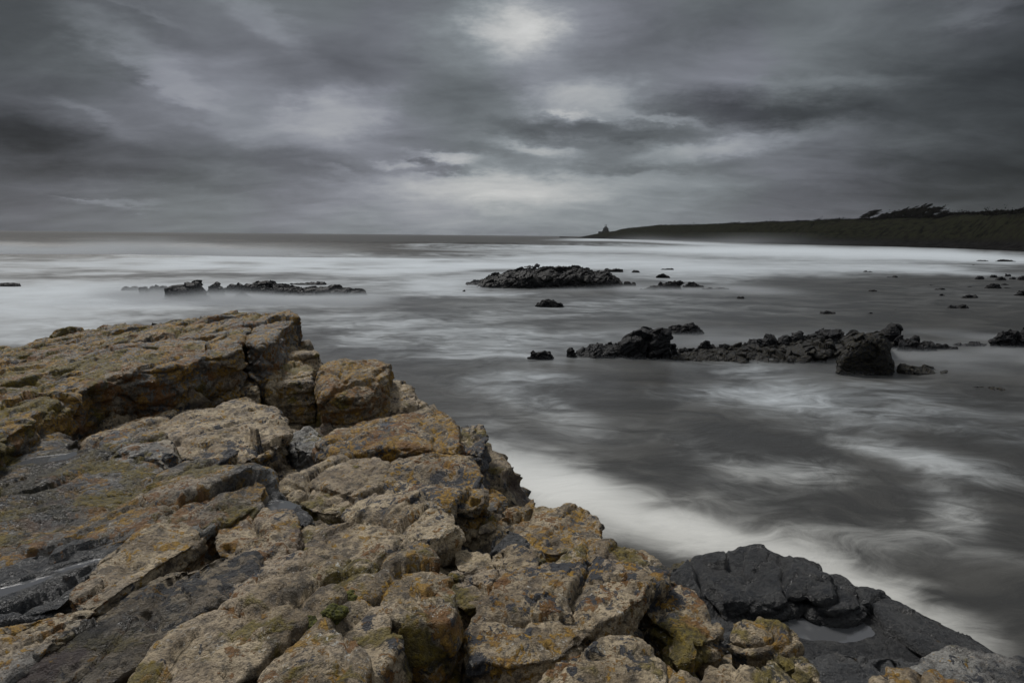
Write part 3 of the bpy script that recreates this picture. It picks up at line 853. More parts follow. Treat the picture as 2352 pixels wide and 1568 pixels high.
# --- bedrock under and between the blocks
def build_base():
    S = np.array(SAMPLES)
    r = np.concatenate([np.linspace(.2, 2.2, 20), np.geomspace(2.25, 16, 330)])
    a = np.radians(np.concatenate([np.linspace(-180, -58, 30)[:-1], np.linspace(-58, 50, 420), np.linspace(50, 180, 30)[1:-1]]))
    A, Rr = np.meshgrid(a, r)
    X = (np.sin(A) * Rr).ravel(); Y = (np.cos(A) * Rr).ravel()
    Z = np.empty(len(X)); D = np.empty(len(X))
    for s in range(0, len(X), 8000):
        dx = X[s:s + 8000, None] - S[None, :, 0]; dy = Y[s:s + 8000, None] - S[None, :, 1]
        d2 = dx * dx + dy * dy
        wgt = np.exp(-d2 / .18 ** 2) + 1e-5 / (d2 + .05) ** 2
        Z[s:s + 8000] = (wgt * S[None, :, 2]).sum(1) / wgt.sum(1)
        D[s:s + 8000] = np.sqrt(d2.min(1))
    near = np.hypot(X, Y) < 2.0
    beh = (Y < 1.2) & (np.abs(X) < 4)
    D[beh] = np.minimum(D[beh], .1 + np.clip(-Y[beh] - 4, 0, 9)); Z[beh] = 1.85
    Z = Z - .06 - np.clip(D - .22, 0, 9) * 1.5
    Z = np.maximum(Z, -1.2)
    P = np.stack([X, Y, Z], 1)
    n, m_ = A.shape
    idx = np.arange(n * m_).reshape(n, m_)
    F = np.stack([idx[:-1, :-1], idx[:-1, 1:], idx[1:, 1:], idx[1:, :-1]], -1).reshape(-1, 4)[:, ::-1]
    me = mesh_np('ground', P, F)
    V, N = get_vn(me)
    V = V + N * rock_disp(V, N, big=.8, facet=1.3, fine=1.0)[:, None]
    me.vertices.foreach_set('co', V.astype(np.float32).ravel()); me.update()
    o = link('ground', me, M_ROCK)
    tag(o, kind='structure')
    for k, v in dict(DEF, wet=.42, stain=.8, tone=.75, orange=.3, grey=.35).items():
        o[k] = float(v)


build_base()


# --- standing water
def pool_mat():
    m, t, b, out = new_mat('still_pool')
    b.inputs['Base Color'].default_value = (.07, .073, .078, 1)
    b.inputs['Roughness'].default_value = .04
    b.inputs['Specular IOR Level'].default_value = .8
    return m


M_POOL = pool_mat()


from mathutils.bvhtree import BVHTree
_dg = bpy.context.evaluated_depsgraph_get(); _dg.update()


def pool(k, label, fill=.14):
    """level water filling dish number k up to where the rock stands above it"""
    x, y, rx, ry, rot, dep = BOWLS[k]['g']
    if BOWLS[k]['z'] is None:
        print('NO DISH', label); return
    z = BOWLS[k]['z'] - dep * fill
    c, s = math.cos(rot), math.sin(rot)
    rx *= 1.25; ry *= 1.25
    n = max(30, int(2 * rx / .008)); m_ = max(24, int(2 * ry / .008))
    low = np.zeros((n, m_), bool)
    for i in range(n):
        for j in range(m_):
            u, v = (2 * i / (n - 1) - 1), (2 * j / (m_ - 1) - 1)
            if u * u + v * v > 1: continue
            u *= rx; v *= ry
            hit, loc, *_ = sc.ray_cast(_dg, Vector((x + c * u - s * v, y + s * u + c * v, 3.0)), Vector((0, 0, -1)))
            low[i, j] = hit and z - dep * 1.6 < loc.z < z
    ci, cj = np.nonzero(low)
    if len(ci):
        q = np.argmin((ci - n / 2) ** 2 / n ** 2 + (cj - m_ / 2) ** 2 / m_ ** 2)
        seen = np.zeros_like(low); st = [(int(ci[q]), int(cj[q]))]; seen[st[0]] = True
        while st:
            a, b_ = st.pop()
            for a2, b2 in ((a + 1, b_), (a - 1, b_), (a, b_ + 1), (a, b_ - 1)):
                if 0 <= a2 < n and 0 <= b2 < m_ and low[a2, b2] and not seen[a2, b2]:
                    seen[a2, b2] = True; st.append((a2, b2))
        low = seen
    keep = low[:-1, :-1] | low[1:, :-1] | low[:-1, 1:] | low[1:, 1:]
    V = []; F = []; ids = {}
    for i, j in zip(*np.nonzero(keep)):
        q = []
        for (a, b_) in ((i, j), (i + 1, j), (i + 1, j + 1), (i, j + 1)):
            if (a, b_) not in ids:
                u, v = (2 * a / (n - 1) - 1) * rx, (2 * b_ / (m_ - 1) - 1) * ry
                ids[(a, b_)] = len(V); V.append((c * u - s * v, s * u + c * v, 0))
            q.append(ids[(a, b_)])
        F.append(q)
    if len(F) < 8:
        print('NO POOL', label, len(F)); return
    me = mesh_np('rock_pool', V, F)
    o = link('rock_pool', me, M_POOL)
    o.location = (x, y, z)
    tag(o, label, 'rock pool', 'pools of still water on the rocks')


pool(0, 'sky-lit puddle on the broad streaked grey bed')
pool(1, 'long thin puddle beside the pale ridge')
pool(2, 'wider puddle in the dark hollow bed, below the thin one')
pool(3, 'puddle on the smooth wet slab')
pool(4, 'tiny puddle on top of the long orange and black boulder')
pool(6, 'broad shallow pool lying on the low black shelf')


# --- moss cushions
def moss_mat():
    m, t, b, out = new_mat('green_moss')
    P = t.new('ShaderNodeNewGeometry').outputs['Position']
    n = t.noise(P, 60, 5, .6)
    t.put(b.inputs['Base Color'], t.mix(t.ramp(n, .35, .65), (.020, .024, .002, 1), (.085, .085, .006, 1)))
    b.inputs['Roughness'].default_value = .9
    bp = t.new('ShaderNodeBump'); bp.inputs['Strength'].default_value = 1; bp.inputs['Distance'].default_value = .02
    t.put(bp.inputs['Height'], n); t.put(b.inputs['Normal'], bp.outputs[0])
    return m


M_MOSS = moss_mat()


def moss(px, py, z, r, label):
    hit, loc, *_ = sc.ray_cast(_dg, Vector((0, 0, CAMZ)), Vector(ray(px, py)).normalized())
    x, y, z = loc.x, loc.y + .02, loc.z - .01
    bm = bmesh.new()
    bmesh.ops.create_icosphere(bm, subdivisions=6, radius=1)
    me = bpy.data.meshes.new('moss_cushion'); bm.to_mesh(me); bm.free()
    V, N = get_vn(me)
    V *= np.array([r, r * .8, r * .55])
    F1, F2, rv, off = voro(V * 22 + px)
    V += N * (.12 * r * fbm(V * 6 / r * .4 + px, 3) + .018 * (1 - F1 * 1.4) + .006 * fbm(V * 90, 3))[:, None]
    me.vertices.foreach_set('co', V.astype(np.float32).ravel())
    me.polygons.foreach_set('use_smooth', np.ones(len(me.polygons), bool)); me.update()
    o = link('moss_cushion', me, M_MOSS)
    o.location = (float(x), float(y), z)
    tag(o, label, 'moss', 'moss cushions in the crack')


moss(712, 1440, 1.93, .055, 'bright green moss cushion, lowest in the crack between tan humps')
moss(762, 1410, 1.92, .050, 'olive moss cushion in the middle of the crack')
moss(800, 1378, 1.92, .045, 'dull green moss tuft highest up the crack')
# ------------------------------------------------------------------ rocks standing in the sea
def fr(kind):
    """zoomed sight frames in which the outlines were read -> the common frame"""
    k, x0, y0 = {2: (.293, 1038.2, 588.0), 1: (.293, 229.7, 588.0), 3: (.2344, 1176.0, 716.6), 4: (.2969, 1653.8, 716.6), 7: (.1992, 1883.4, 588.0), 0: (1, 0, 0)}[kind]
    return lambda u, v: (x0 + k * u, y0 + k * v)


def sea_rock(label, frame, pts, base, depth=None, group='dark rocks standing in the sea', name='sea_rock', S=None, rough=1.0,
             olive=0.2, tone=1.0, back=0.0, slab=False, e0=.35):
    f = fr(frame)
    pp = np.array([f(u, v) for u, v in pts])
    yb = f(0, base)[1]
    xm = pp[:, 0].mean()
    bx, by = on_z(xm, yb, 0.0)
    dist = float(by) + back
    g = dist / F0
    wid = (pp[:, 0].max() - pp[:, 0].min()) * g
    hmax = max((yb - pp[:, 1].min()) * g, .05)
    if depth is None:
        depth = min(max(.45 * wid, hmax * .9), hmax * 3.2 + .4)
    yc = dist + depth * .42
    # outline points at their own distance, real size
    d = ray(pp[:, 0], pp[:, 1]); t = yc / d[:, 1]
    Xo = d[:, 0] * t; Zo = CAMZ + d[:, 2] * t
    Zo = np.maximum(Zo, .02)
    o_ = np.argsort(Xo, kind='stable')
    px_m = dist / F0 * 2.3
    vox = max(px_m * (1.3 if dist > 25 else 1.6), .02)
    n = max(10, int(wid / (vox * .9)))
    xs = np.linspace(Xo.min(), Xo.max(), min(n, 260))
    hs = np.interp(xs, Xo[o_], Zo[o_])
    m_ = 13
    bm = bmesh.new(); rows = []
    for i, x in enumerate(xs):
        e = min(i, len(xs) - 1 - i) / max(1, .16 * len(xs)); e = min(1, e0 + (1 - e0) * e)
        row = []
        for j in range(m_):
            a = math.pi * j / (m_ - 1)
            s = math.sin(a) ** (.38 if not slab else .2)
            y = yc - depth * e * (.42 if j < m_ / 2 else .58) * math.copysign(abs(math.cos(a)) ** .9, math.cos(a))
            row.append(bm.verts.new((x * (y / yc), y, -.35 + (hs[i] + .35) * s)))
        row.append(bm.verts.new((x, yc, -.6)))
        rows.append(row)
    k = m_ + 1
    for i in range(len(rows) - 1):
        for j in range(k):
            bm.faces.new((rows[i][j], rows[i][(j + 1) % k], rows[i + 1][(j + 1) % k], rows[i + 1][j]))
    bm.faces.new(rows[0][::-1]); bm.faces.new(rows[-1])
    bmesh.ops.triangulate(bm, faces=bm.faces[:])
    bmesh.ops.recalc_face_normals(bm, faces=bm.faces[:])
    me = remeshed(bm, vox, 0, 1 if vox > .02 else 0)
    V, N = get_vn(me)
    if S is None:
        S = max(.45, min(hmax * 1.5, 1.4))
    disp = rock_disp(V, N, S=S, seed=xm * .01, big=.5, facet=1.7, strata=1.1, fine=.55, crack=.25, dip=.45) * rough
    lim = np.clip(hmax * .35, .02, .5)
    V = V + N * np.clip(disp, -lim, lim)[:, None]
    me.vertices.foreach_set('co', V.astype(np.float32).ravel())
    me.polygons.foreach_set('use_smooth', np.zeros(len(me.polygons), bool)); me.update()
    o = link(name, me, M_SEA, origin=(float(xm - W0 / 2) * g, dist, 0))
    o['olive'] = float(olive); o['tone'] = float(tone)  # the highest tones paint mist over far rocks into their colour
    tag(o, label, 'rock', group)
    return o


G1 = 'rocks of the low reef washed by surf'
sea_rock('small low dark rock at the surf end of the washed reef', 1, [(165, 262), (175, 238), (200, 235), (240, 246), (300, 240), (312, 262)], 272, group=G1, tone=1.6)
sea_rock('half drowned rounded rock second in the washed reef', 1, [(303, 290), (315, 250), (350, 236), (380, 242), (392, 285)], 305, group=G1, tone=1.5)
sea_rock('flat misty shoulder of rock beside the broad washed boulder', 1, [(388, 270), (400, 240), (440, 232), (520, 232), (545, 250)], 300, group=G1, tone=1.6)
sea_rock('broad black boulder with water streaming off both ends', 1, [(485, 335), (520, 260), (560, 238), (620, 234), (680, 222), (740, 208), (770, 210), (800, 225), (825, 270), (850, 310), (872, 335)], 348, group=G1)
sea_rock('steep black boulder between two milky waterfalls', 1, [(835, 285), (860, 240), (905, 214), (940, 214), (965, 240), (985, 312)], 325, group=G1)
sea_rock('ragged rock behind the second milky waterfall', 1, [(970, 250), (1000, 228), (1045, 216), (1080, 228), (1125, 226), (1140, 260)], 300, group=G1)
sea_rock('little cone of rock in front of the long washed reef', 1, [(1055, 325), (1075, 290), (1100, 275), (1130, 278), (1150, 310), (1190, 318), (1195, 328)], 336, group=G1, tone=1.3)
sea_rock('long black reef tailing off flat into the dark channel', 1, [(1130, 250), (1140, 215), (1190, 220), (1215, 205), (1260, 196), (1320, 203), (1350, 216), (1430, 228), (1500, 240), (1580, 254), (1650, 255), (1740, 250), (1800, 252), (1850, 243), (1920, 252), (1980, 262), (2080, 262), (2096, 285)], 312, depth=2.6, group=G1)
sea_rock('thin pale slab toned like spray behind the long black reef', 1, [(1490, 222), (1600, 212), (1700, 206), (1765, 203), (1772, 220)], 228, group=G1, tone=2.4, slab=True)  # raised tone puts the veil of spray into the rock colour
sea_rock('thin dark strip of rock alone in the white surf at the frame edge', 0, [(-60, 655), (-30, 651), (20, 650), (44, 651), (48, 656)], 658, tone=1.5)

G2 = 'rocks of the mid-water island group'
sea_rock('large dark whaleback island with a layered crest', 2, [(110, 248), (150, 236), (200, 214), (250, 190), (330, 163), (400, 146), (440, 126), (520, 117), (560, 112), (640, 106), (720, 100), (800, 93), (815, 84), (860, 88), (890, 92), (960, 88), (1018, 86), (1030, 97), (1068, 97), (1080, 122), (1130, 140), (1165, 123), (1218, 120), (1245, 155), (1285, 156), (1302, 175), (1325, 205), (1338, 232)], 258, depth=7.0, group=G2, olive=.35, S=1.2)
sea_rock('pair of small humps at the foot of the whaleback', 2, [(1338, 225), (1350, 202), (1380, 202), (1395, 215), (1420, 205), (1440, 200), (1450, 225)], 238, group=G2, olive=.5)
sea_rock('pale mist-toned knob rising behind the whaleback crest', 2, [(510, 105), (560, 88), (620, 78), (652, 72), (655, 60), (685, 62), (688, 80), (640, 100)], 112, group=G2, tone=3.0, back=6)  # mist painted in as a much lighter base colour
sea_rock('flat black slab behind the whaleback', 2, [(1190, 118), (1200, 103), (1260, 104), (1270, 100), (1340, 100), (1346, 120)], 127, group=G2)
sea_rock('short black stub next to the flat slab', 2, [(1405, 124), (1420, 108), (1465, 110), (1482, 124)], 130, group=G2)
sea_rock('farthest thin black strip beyond the stub', 2, [(1630, 106), (1650, 98), (1738, 97), (1744, 105)], 109, group=G2)
sea_rock('lone pyramid-shaped rock past the flat slab', 2, [(1595, 166), (1612, 142), (1640, 134), (1665, 142), (1708, 166)], 173, group=G2)
sea_rock('low sloping toe of the tilted wedge', 2, [(1475, 262), (1510, 252), (1560, 232), (1612, 222), (1622, 250)], 268, group=G2, olive=.5)
sea_rock('tilted wedge of rock with a square upper end', 2, [(1608, 240), (1640, 215), (1700, 200), (1760, 185), (1806, 182), (1814, 230)], 266, group=G2)
sea_rock('jumble of small blocks behind the tilted wedge', 2, [(1815, 228), (1850, 206), (1880, 212), (1915, 208), (1930, 225), (1972, 228), (1975, 240)], 248, group=G2, rough=1.4)
sea_rock('low scattered crumbs of rock trailing from the wedge', 2, [(1950, 258), (2020, 250), (2060, 256), (2090, 250), (2180, 254), (2182, 262)], 265, group=G2)
sea_rock('low domed rock alone in the channel before the whaleback', 2, [(650, 385), (680, 360), (718, 342), (795, 346), (850, 366), (888, 392)], 402, group=G2)
sea_rock('tiny rock awash beyond the tilted wedge', 2, [(2228, 325), (2250, 314), (2280, 318), (2298, 328)], 332)
sea_rock('tiny rock off the thin tip of the whaleback', 2, [(78, 276), (96, 263), (112, 274)], 279)
sea_rock('tiny flat rock just below the tilted wedge', 2, [(1690, 281), (1712, 274), (1732, 280)], 285)

G3 = 'rocks of the long reef across the bay'
sea_rock('lone cracked boulder ending the reef on the open side', 3, [(150, 440), (165, 405), (200, 386), (240, 384), (300, 368), (345, 374), (385, 400), (392, 445)], 466, group=G3)
sea_rock('squat square stone beginning the reef', 3, [(532, 425), (536, 376), (572, 362), (612, 372), (632, 400), (634, 428)], 445, group=G3)
sea_rock('low smooth ridge climbing toward the overhanging crag', 3, [(632, 425), (640, 380), (700, 368), (735, 372), (780, 345), (830, 322), (868, 324), (885, 332), (940, 332), (960, 318), (1045, 311), (1060, 400)], 455, group=G3, depth=1.6)
sea_rock('lumpy black crag leaning on the overhanging one', 3, [(1042, 400), (1046, 290), (1080, 272), (1110, 258), (1160, 240), (1215, 222), (1250, 215), (1310, 217), (1335, 240), (1345, 400)], 462, group=G3, depth=1.4)
sea_rock('tallest black crag with an overhanging nose', 3, [(1320, 400), (1325, 225), (1350, 205), (1385, 188), (1440, 182), (1500, 176), (1545, 172), (1558, 245), (1556, 290), (1540, 310), (1560, 400)], 468, group=G3, depth=1.2)
sea_rock('rounded block tucked under the nose of the crag', 3, [(1535, 400), (1545, 318), (1580, 306), (1615, 312), (1622, 400)], 425, group=G3)
sea_rock('smooth dark boulder alone behind the crag', 3, [(1532, 195), (1540, 152), (1600, 122), (1650, 112), (1668, 118), (1720, 108), (1755, 99), (1790, 118), (1830, 142), (1860, 180), (1892, 214)], 222, group=G3)
sea_rock('flat layered olive platform joining the crags', 3, [(1300, 470), (1320, 440), (1420, 432), (1560, 430), (1640, 412), (1760, 400), (1880, 392), (2000, 386), (2120, 388), (2240, 385), (2360, 395), (2420, 470)], 488, group=G3, olive=1.0, tone=.9, depth=2.2)
sea_rock('rubble of small dark stones on the platform', 3, [(1625, 400), (1640, 345), (1700, 330), (1760, 345), (1820, 350), (1860, 380)], 415, group=G3, rough=1.5)
sea_rock('pointed dark stone on the rubble', 3, [(1830, 370), (1845, 315), (1895, 278), (1925, 276), (1945, 305), (1985, 322), (2000, 380)], 395, group=G3)
sea_rock('second dark heap on the platform, rounder', 3, [(1990, 380), (2010, 325), (2060, 306), (2105, 312), (2145, 335), (2200, 345), (2215, 385)], 398, group=G3)
sea_rock('square split block behind the flat platform', 4, [(195, 290), (198, 225), (225, 210), (290, 196), (325, 182), (380, 180), (410, 196), (425, 235), (430, 290)], 305, group=G3, depth=1.2)
sea_rock('rounded block following the split one', 4, [(425, 280), (440, 215), (480, 182), (520, 180), (545, 205), (550, 280)], 290, group=G3, depth=1.0)
sea_rock('taller block with a flat cap beside the rounded one', 4, [(535, 275), (540, 185), (560, 162), (622, 160), (642, 195), (648, 275)], 288, group=G3, depth=1.0)
sea_rock('wide boulder with a smooth sloping cap', 4, [(648, 245), (655, 190), (692, 188), (720, 165), (800, 148), (940, 150), (960, 170), (970, 245)], 255, group=G3, depth=1.6)
sea_rock('small peaked stone beside the smooth-capped boulder', 4, [(962, 220), (968, 165), (1005, 140), (1045, 138), (1075, 165), (1080, 220)], 235, group=G3)
sea_rock('sheet of tilted tan flags below the smooth-capped boulder', 4, [(-40, 380), (0, 300), (100, 285), (230, 290), (330, 300), (500, 292), (620, 262), (720, 245), (860, 240), (960, 235), (1050, 200), (1250, 165), (1290, 250), (1200, 330), (860, 385)], 398, group=G3, olive=.9, tone=.9, depth=3.2)
sea_rock('dark upright standing stone behind the big square boulder', 4, [(1262, 250), (1264, 130), (1300, 110), (1368, 110), (1381, 130), (1382, 250)], 275, group=G3, depth=.7)
sea_rock('low dark hummocks beyond the standing stone', 4, [(1340, 300), (1370, 225), (1395, 206), (1435, 216), (1500, 238), (1600, 236), (1650, 250), (1660, 300)], 310, group=G3, depth=1.2)
sea_rock('little cube of stone perched on the hummocks', 4, [(1470, 240), (1476, 195), (1510, 182), (1538, 188), (1550, 232)], 262, group=G3, depth=.4)
sea_rock('thin tail of flat stones ending the hummocks', 4, [(1650, 285), (1665, 252), (1720, 252), (1770, 262), (1800, 268), (1832, 272)], 290, group=G3)
sea_rock('big square olive-brown boulder standing forward in the shallows', 4, [(922, 470), (925, 385), (940, 290), (965, 262), (1010, 215), (1100, 178), (1200, 163), (1255, 162), (1290, 200), (1310, 300), (1335, 370), (1345, 395), (1325, 450), (1318, 480)], 494, group=G3, olive=1.1, tone=.95, depth=1.5, S=.7, e0=.8, rough=.7)
sea_rock('faint line of stones linking the reef to the shore rocks', 4, [(1800, 262), (1850, 244), (1920, 246), (1945, 236), (2000, 232), (2070, 236)], 266, group=G3, tone=1.6)
sea_rock('dark domed boulder at the shore end of the reef', 4, [(2055, 245), (2080, 215), (2140, 195), (2180, 145), (2240, 132), (2300, 140), (2330, 180), (2345, 255)], 272, group=G3)
sea_rock('black boulder cut by the frame edge beside the domed one', 4, [(2300, 250), (2320, 145), (2360, 122), (2440, 110), (2540, 140), (2620, 260)], 275, group=G3)
sea_rock('thin broken flags awash before the shore, faintly olive', 4, [(1385, 425), (1400, 412), (1440, 418), (1500, 422), (1580, 432), (1650, 455), (1700, 462), (1752, 458), (1760, 478)], 486, olive=1.2, depth=.9, slab=True)
sea_rock('low wet flags nearest the shore edge of the frame', 4, [(1900, 612), (1990, 604), (2080, 606), (2150, 598), (2198, 596), (2200, 612)], 620, olive=1.0, depth=.6, slab=True, tone=1.3)

G4 = 'small rocks scattered along the shallow shore'
for lab, pts, base, tn in [  # tn: misty rocks carry their haze as a paler colour
    ('small flat-topped rock in the bright surf, first of the scattered shore rocks', [(495, 180), (510, 168), (540, 172), (612, 168), (620, 180)], 185, 1),
    ('thin wedge of rock with a square end in the brown backwash', [(760, 244), (830, 232), (890, 223), (904, 224), (905, 242)], 248, 1.3),
    ('low dome in the dark shallows below the thin wedge', [(545, 402), (575, 386), (620, 386), (665, 402)], 408, 1),
    ('small rock awash between the wedge and the flat bar', [(1250, 333), (1280, 322), (1318, 324), (1322, 336)], 340, 1),
    ('flat bar of rock with one raised end', [(1300, 384), (1340, 374), (1425, 374), (1440, 368), (1446, 384)], 390, 1),
    ('small round rock under the flat bar', [(1365, 450), (1375, 434), (1410, 432), (1440, 450)], 457, 1),
    ('two-humped dark rock below the largest scattered boulder', [(1625, 474), (1660, 450), (1720, 443), (1775, 447), (1795, 460), (1822, 480)], 484, 1),
    ('largest scattered boulder, domed and black', [(1900, 368), (1930, 338), (1990, 318), (2050, 312), (2080, 322), (2094, 368)], 374, 1),
    ('thin strip just offshore of the black domed boulder', [(1608, 358), (1660, 353), (1740, 354), (1806, 359)], 363, 1.2),
    ('low shoulder of rock behind the black domed boulder', [(2080, 328), (2120, 317), (2160, 322), (2200, 332)], 336, 1),
    ('thin strip inshore of the black domed boulder', [(2095, 366), (2130, 358), (2200, 366)], 370, 1.2),
    ('black boulder cut by the frame edge in the shallows', [(2228, 445), (2280, 418), (2330, 396), (2400, 385), (2500, 400), (2560, 450)], 458, 1),
    ('long two-lobed rock nearest of the scattered shore rocks', [(1462, 592), (1500, 566), (1560, 568), (1600, 578), (1660, 566), (1700, 574), (1722, 598)], 604, 1),
    ('pale mist-toned boulder behind the surf line, roundest', [(1780, 262), (1810, 232), (1850, 221), (1885, 226), (1892, 262)], 268, 2.6),
    ('faint mist-toned slab behind the surf line', [(1940, 246), (1970, 220), (2010, 212), (2060, 240)], 252, 3.0),
    ('dark boulder standing before the mist-toned slab', [(2018, 272), (2050, 244), (2110, 234), (2145, 242), (2153, 272)], 279, 1.3),
    ('square mist-toned block on the surf line', [(2130, 228), (2136, 197), (2203, 196), (2206, 228)], 236, 2.8),
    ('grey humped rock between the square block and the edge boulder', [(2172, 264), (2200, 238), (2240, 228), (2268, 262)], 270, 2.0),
    ('dark round boulder on the surf line cut by the frame edge', [(2262, 268), (2290, 235), (2350, 222), (2420, 226), (2460, 272)], 279, 1.2),
    ('tiny pointed rock in the white water', [(1728, 99), (1760, 94), (1796, 93), (1797, 102)], 105, 1),
    ('thin dark strip farthest along the shore', [(1795, 50), (1850, 46), (1905, 46), (1965, 56)], 60, 1.2),
    ('low black hump farthest along the shore beside the strip', [(2010, 55), (2080, 42), (2130, 38), (2180, 50), (2265, 60)], 65, 1),
    ('crumb of rock at the dark water edge', [(540, 655), (580, 642), (620, 644), (625, 658)], 664, .9),
    ('fleck of rock seaward of the crumb', [(860, 612), (885, 604), (912, 614)], 620, .9),
    ('flat fleck of rock nearest the channel', [(795, 704), (820, 695), (845, 702)], 709, .9),
    ('brown flag of rock barely awash', [(0, 645), (60, 632), (120, 640), (195, 655)], 668, 1.2),
    ('small brown fleck beside the awash flag', [(338, 602), (360, 594), (384, 603)], 608, .9),
]:
    sea_rock(lab, 7, pts, base, group=G4, tone=tn, S=.7)


# ------------------------------------------------------------------ headland
SKY = [(1285, 543.5), (1330, 545), (1350, 541), (1372, 536.5), (1386, 533), (1400, 532), (1412, 530.5), (1427, 526), (1450, 523.5), (1480, 521), (1509, 517.5), (1560, 517), (1600, 516), (1661, 514), (1700, 513), (1760, 510.5), (1802, 509.5), (1850, 508), (1900, 506),
       (1960, 504), (2000, 503), (2060, 501), (2100, 500), (2150, 499), (2180, 493), (2200, 492), (2235, 492), (2270, 493), (2300, 491), (2330, 488), (2352, 486), (2450, 480), (2700, 470), (3000, 455)]
SHORE = [(1285, 544.4), (1330, 547), (1380, 548.6), (1420, 549.6), (1480, 551), (1556, 553.2), (1600, 554.5), (1696, 558), (1800, 561), (1900, 563.5), (2035, 566.5), (2130, 569), (2222, 572), (2352, 578), (2450, 586), (2700, 610), (3000, 650)]


def land_mat():
    m, t, b, out = new_mat('heath_cliff')
    P = t.new('ShaderNodeNewGeometry').outputs['Position']
    n1 = t.noise(P, .05, 7, .68); n2 = t.noise(P, .35, 5, .65)
    veg = t.mix(t.ramp(n1, .4, .62), (.002, .002, .002, 1), (.0075, .0068, .006, 1))
    veg = t.mix(t.ramp(n2, .4, .65), (.014, .015, .009, 1), veg)
    rock = t.mix(t.ramp(n2, .35, .65), (.003, .003, .003, 1), (.014, .0138, .0135, 1))
    z = t.sep(P)[2]
    f = t.ramp(t.math('ADD', z, t.math('MULTIPLY', t.math('SUBTRACT', n2, .5), 5)), 2.2, 5.0)
    t.put(b.inputs['Base Color'], t.mix(f, rock, veg))
    b.inputs['Roughness'].default_value = 1.0
    b.inputs['Specular IOR Level'].default_value = .0
    return m


M_LAND = land_mat()


def build_headland():
    xs = np.concatenate([np.linspace(1285, 2352, 520), np.linspace(2355, 3000, 120)])
    sy = np.interp(xs, [p[0] for p in SKY], [p[1] for p in SKY])
    hy = np.interp(xs, [p[0] for p in SHORE], [p[1] for p in SHORE])
    prof = [(-.06, -2.0), (0, .05), (.02, .30), (.05, .8), (.09, 1.3), (.12, 2.2), (.14, .0), (.17, .0), (.20, .0), (.23, .0), (.25, .0), (.30, .0), (.42, .0), (.7, .0), (1.1, -99)]
    V = []; rows = []
    bx, by = on_z(xs, hy, 0.0)
    rad = np.hypot(bx, by)
    rad = np.minimum(rad, 1350)
    ux, uy = bx / np.hypot(bx, by), by / np.hypot(bx, by)
    dsky = ray(xs, sy); tan_s = dsky[:, 2] / np.hypot(dsky[:, 0], dsky[:, 1])
    rt = rad * 1.14 + 14                              # distance of the cliff edge
    ht = np.maximum(CAMZ + tan_s * rt, .4)
    cols = []
    fs = [0, .12, .22, .30, .42, .55, .68, .80, .90, .97, 1.0, 1.06, 1.25, 1.8, 3.2]
    hs = [-.15, .02, .06, .10, .16, .34, .55, .76, .90, .985, 1.0, 1.0, .97, .8, -.2]
    X = []; Y = []; Z = []
    for f, h in zip(fs, hs):
        r = rad + (rt - rad) * f - (2 if f == 0 else 0)
        X.append(ux * r); Y.append(uy * r); Z.append(ht * h if h >= 0 else np.full_like(ht, -1.5))
    # denser rows
    X, Y, Z = (np.array(a) for a in (X, Y, Z))
    q = np.linspace(0, len(fs) - 1, 60)
    i0 = np.minimum(q.astype(int), len(fs) - 2); w_ = (q - i0)[:, None]
    X, Y, Z = (a[i0] * (1 - w_) + a[i0 + 1] * w_ for a in (X, Y, Z))
    n, m_ = X.shape
    P = np.stack([X.ravel(), Y.ravel(), Z.ravel()], 1)
    amp = np.repeat(np.interp(q, [0, 1, 3, 5, 8, 9, 10, 12, 14], [0, .1, .3, 1, 1, .5, .12, .1, 0]), m_)
    dz = 2.2 * fbm(P * .04, 4) + .7 * fbm(P * .2, 3)
    P[:, 2] += dz * amp * np.clip(P[:, 2] / 8, 0, 1)
    rr = np.hypot(P[:, 0], P[:, 1])
    dr = (6 * fbm(P * .03 + 9, 3)) * amp
    P[:, 0] += P[:, 0] / rr * dr; P[:, 1] += P[:, 1] / rr * dr
    idx = np.arange(n * m_).reshape(n, m_)
    F = np.stack([idx[:-1, :-1], idx[:-1, 1:], idx[1:, 1:], idx[1:, :-1]], -1).reshape(-1, 4)
    me = mesh_np('headland', P, F)
    o = link('headland', me, M_LAND)
    tag(o, kind='structure')
    return xs, sy, rt, ux, uy, ht


HX, HSY, HRT, HUX, HUY, HHT = build_headland()


def on_edge(px, back=0.0):
    """a point on the cliff-top edge along a sight line"""
    r = np.interp(px, HX, HRT) + back
    ux = np.interp(px, HX, HUX); uy = np.interp(px, HX, HUY); h = np.interp(px, HX, HHT)
    return float(ux * r), float(uy * r), float(h), float(r)


# scrub along the cliff top: leafy tufts nobody could count
def build_scrub():
    rs = np.random.RandomState(5)
    V = []; F = []
    xs = np.concatenate([rs.uniform(1440, 2352, 1700), rs.uniform(2150, 2420, 1500), rs.uniform(1970, 2160, 700), rs.uniform(2360, 2700, 200)])
    for px in xs:
        x, y, z, r = on_edge(px, rs.uniform(-2, 12))
        lump = max(0, fbm(np.array([[px * .012, 0.0, 3.0]]), 3)[0] + .1)
        big = (1.0 if px < 2150 else 1.5)
        h = rs.uniform(.3, .8 + 3.5 * lump) * big * (2.2 if 2070 < px < 2165 else 1) * (2.2 if rs.rand() < .05 else 1); wd = rs.uniform(.8, 2.0)
        for k in range(9):
            a = rs.uniform(0, 2 * math.pi); q = rs.uniform(0, wd)
            c = np.array([x + q * math.cos(a), y + q * math.sin(a), z - .3 + rs.uniform(0, h)])
            d1 = rs.normal(size=3) * .38; d2 = rs.normal(size=3) * .38
            i = len(V); V += [c, c + d1, c + d2]; F.append((i, i + 1, i + 2))
    me = mesh_np('scrub', V, F, smooth=False)
    o = link('scrub', me, M_LEAF)
    tag(o, 'dark low scrub growing along the cliff top', 'scrub', kind='stuff')


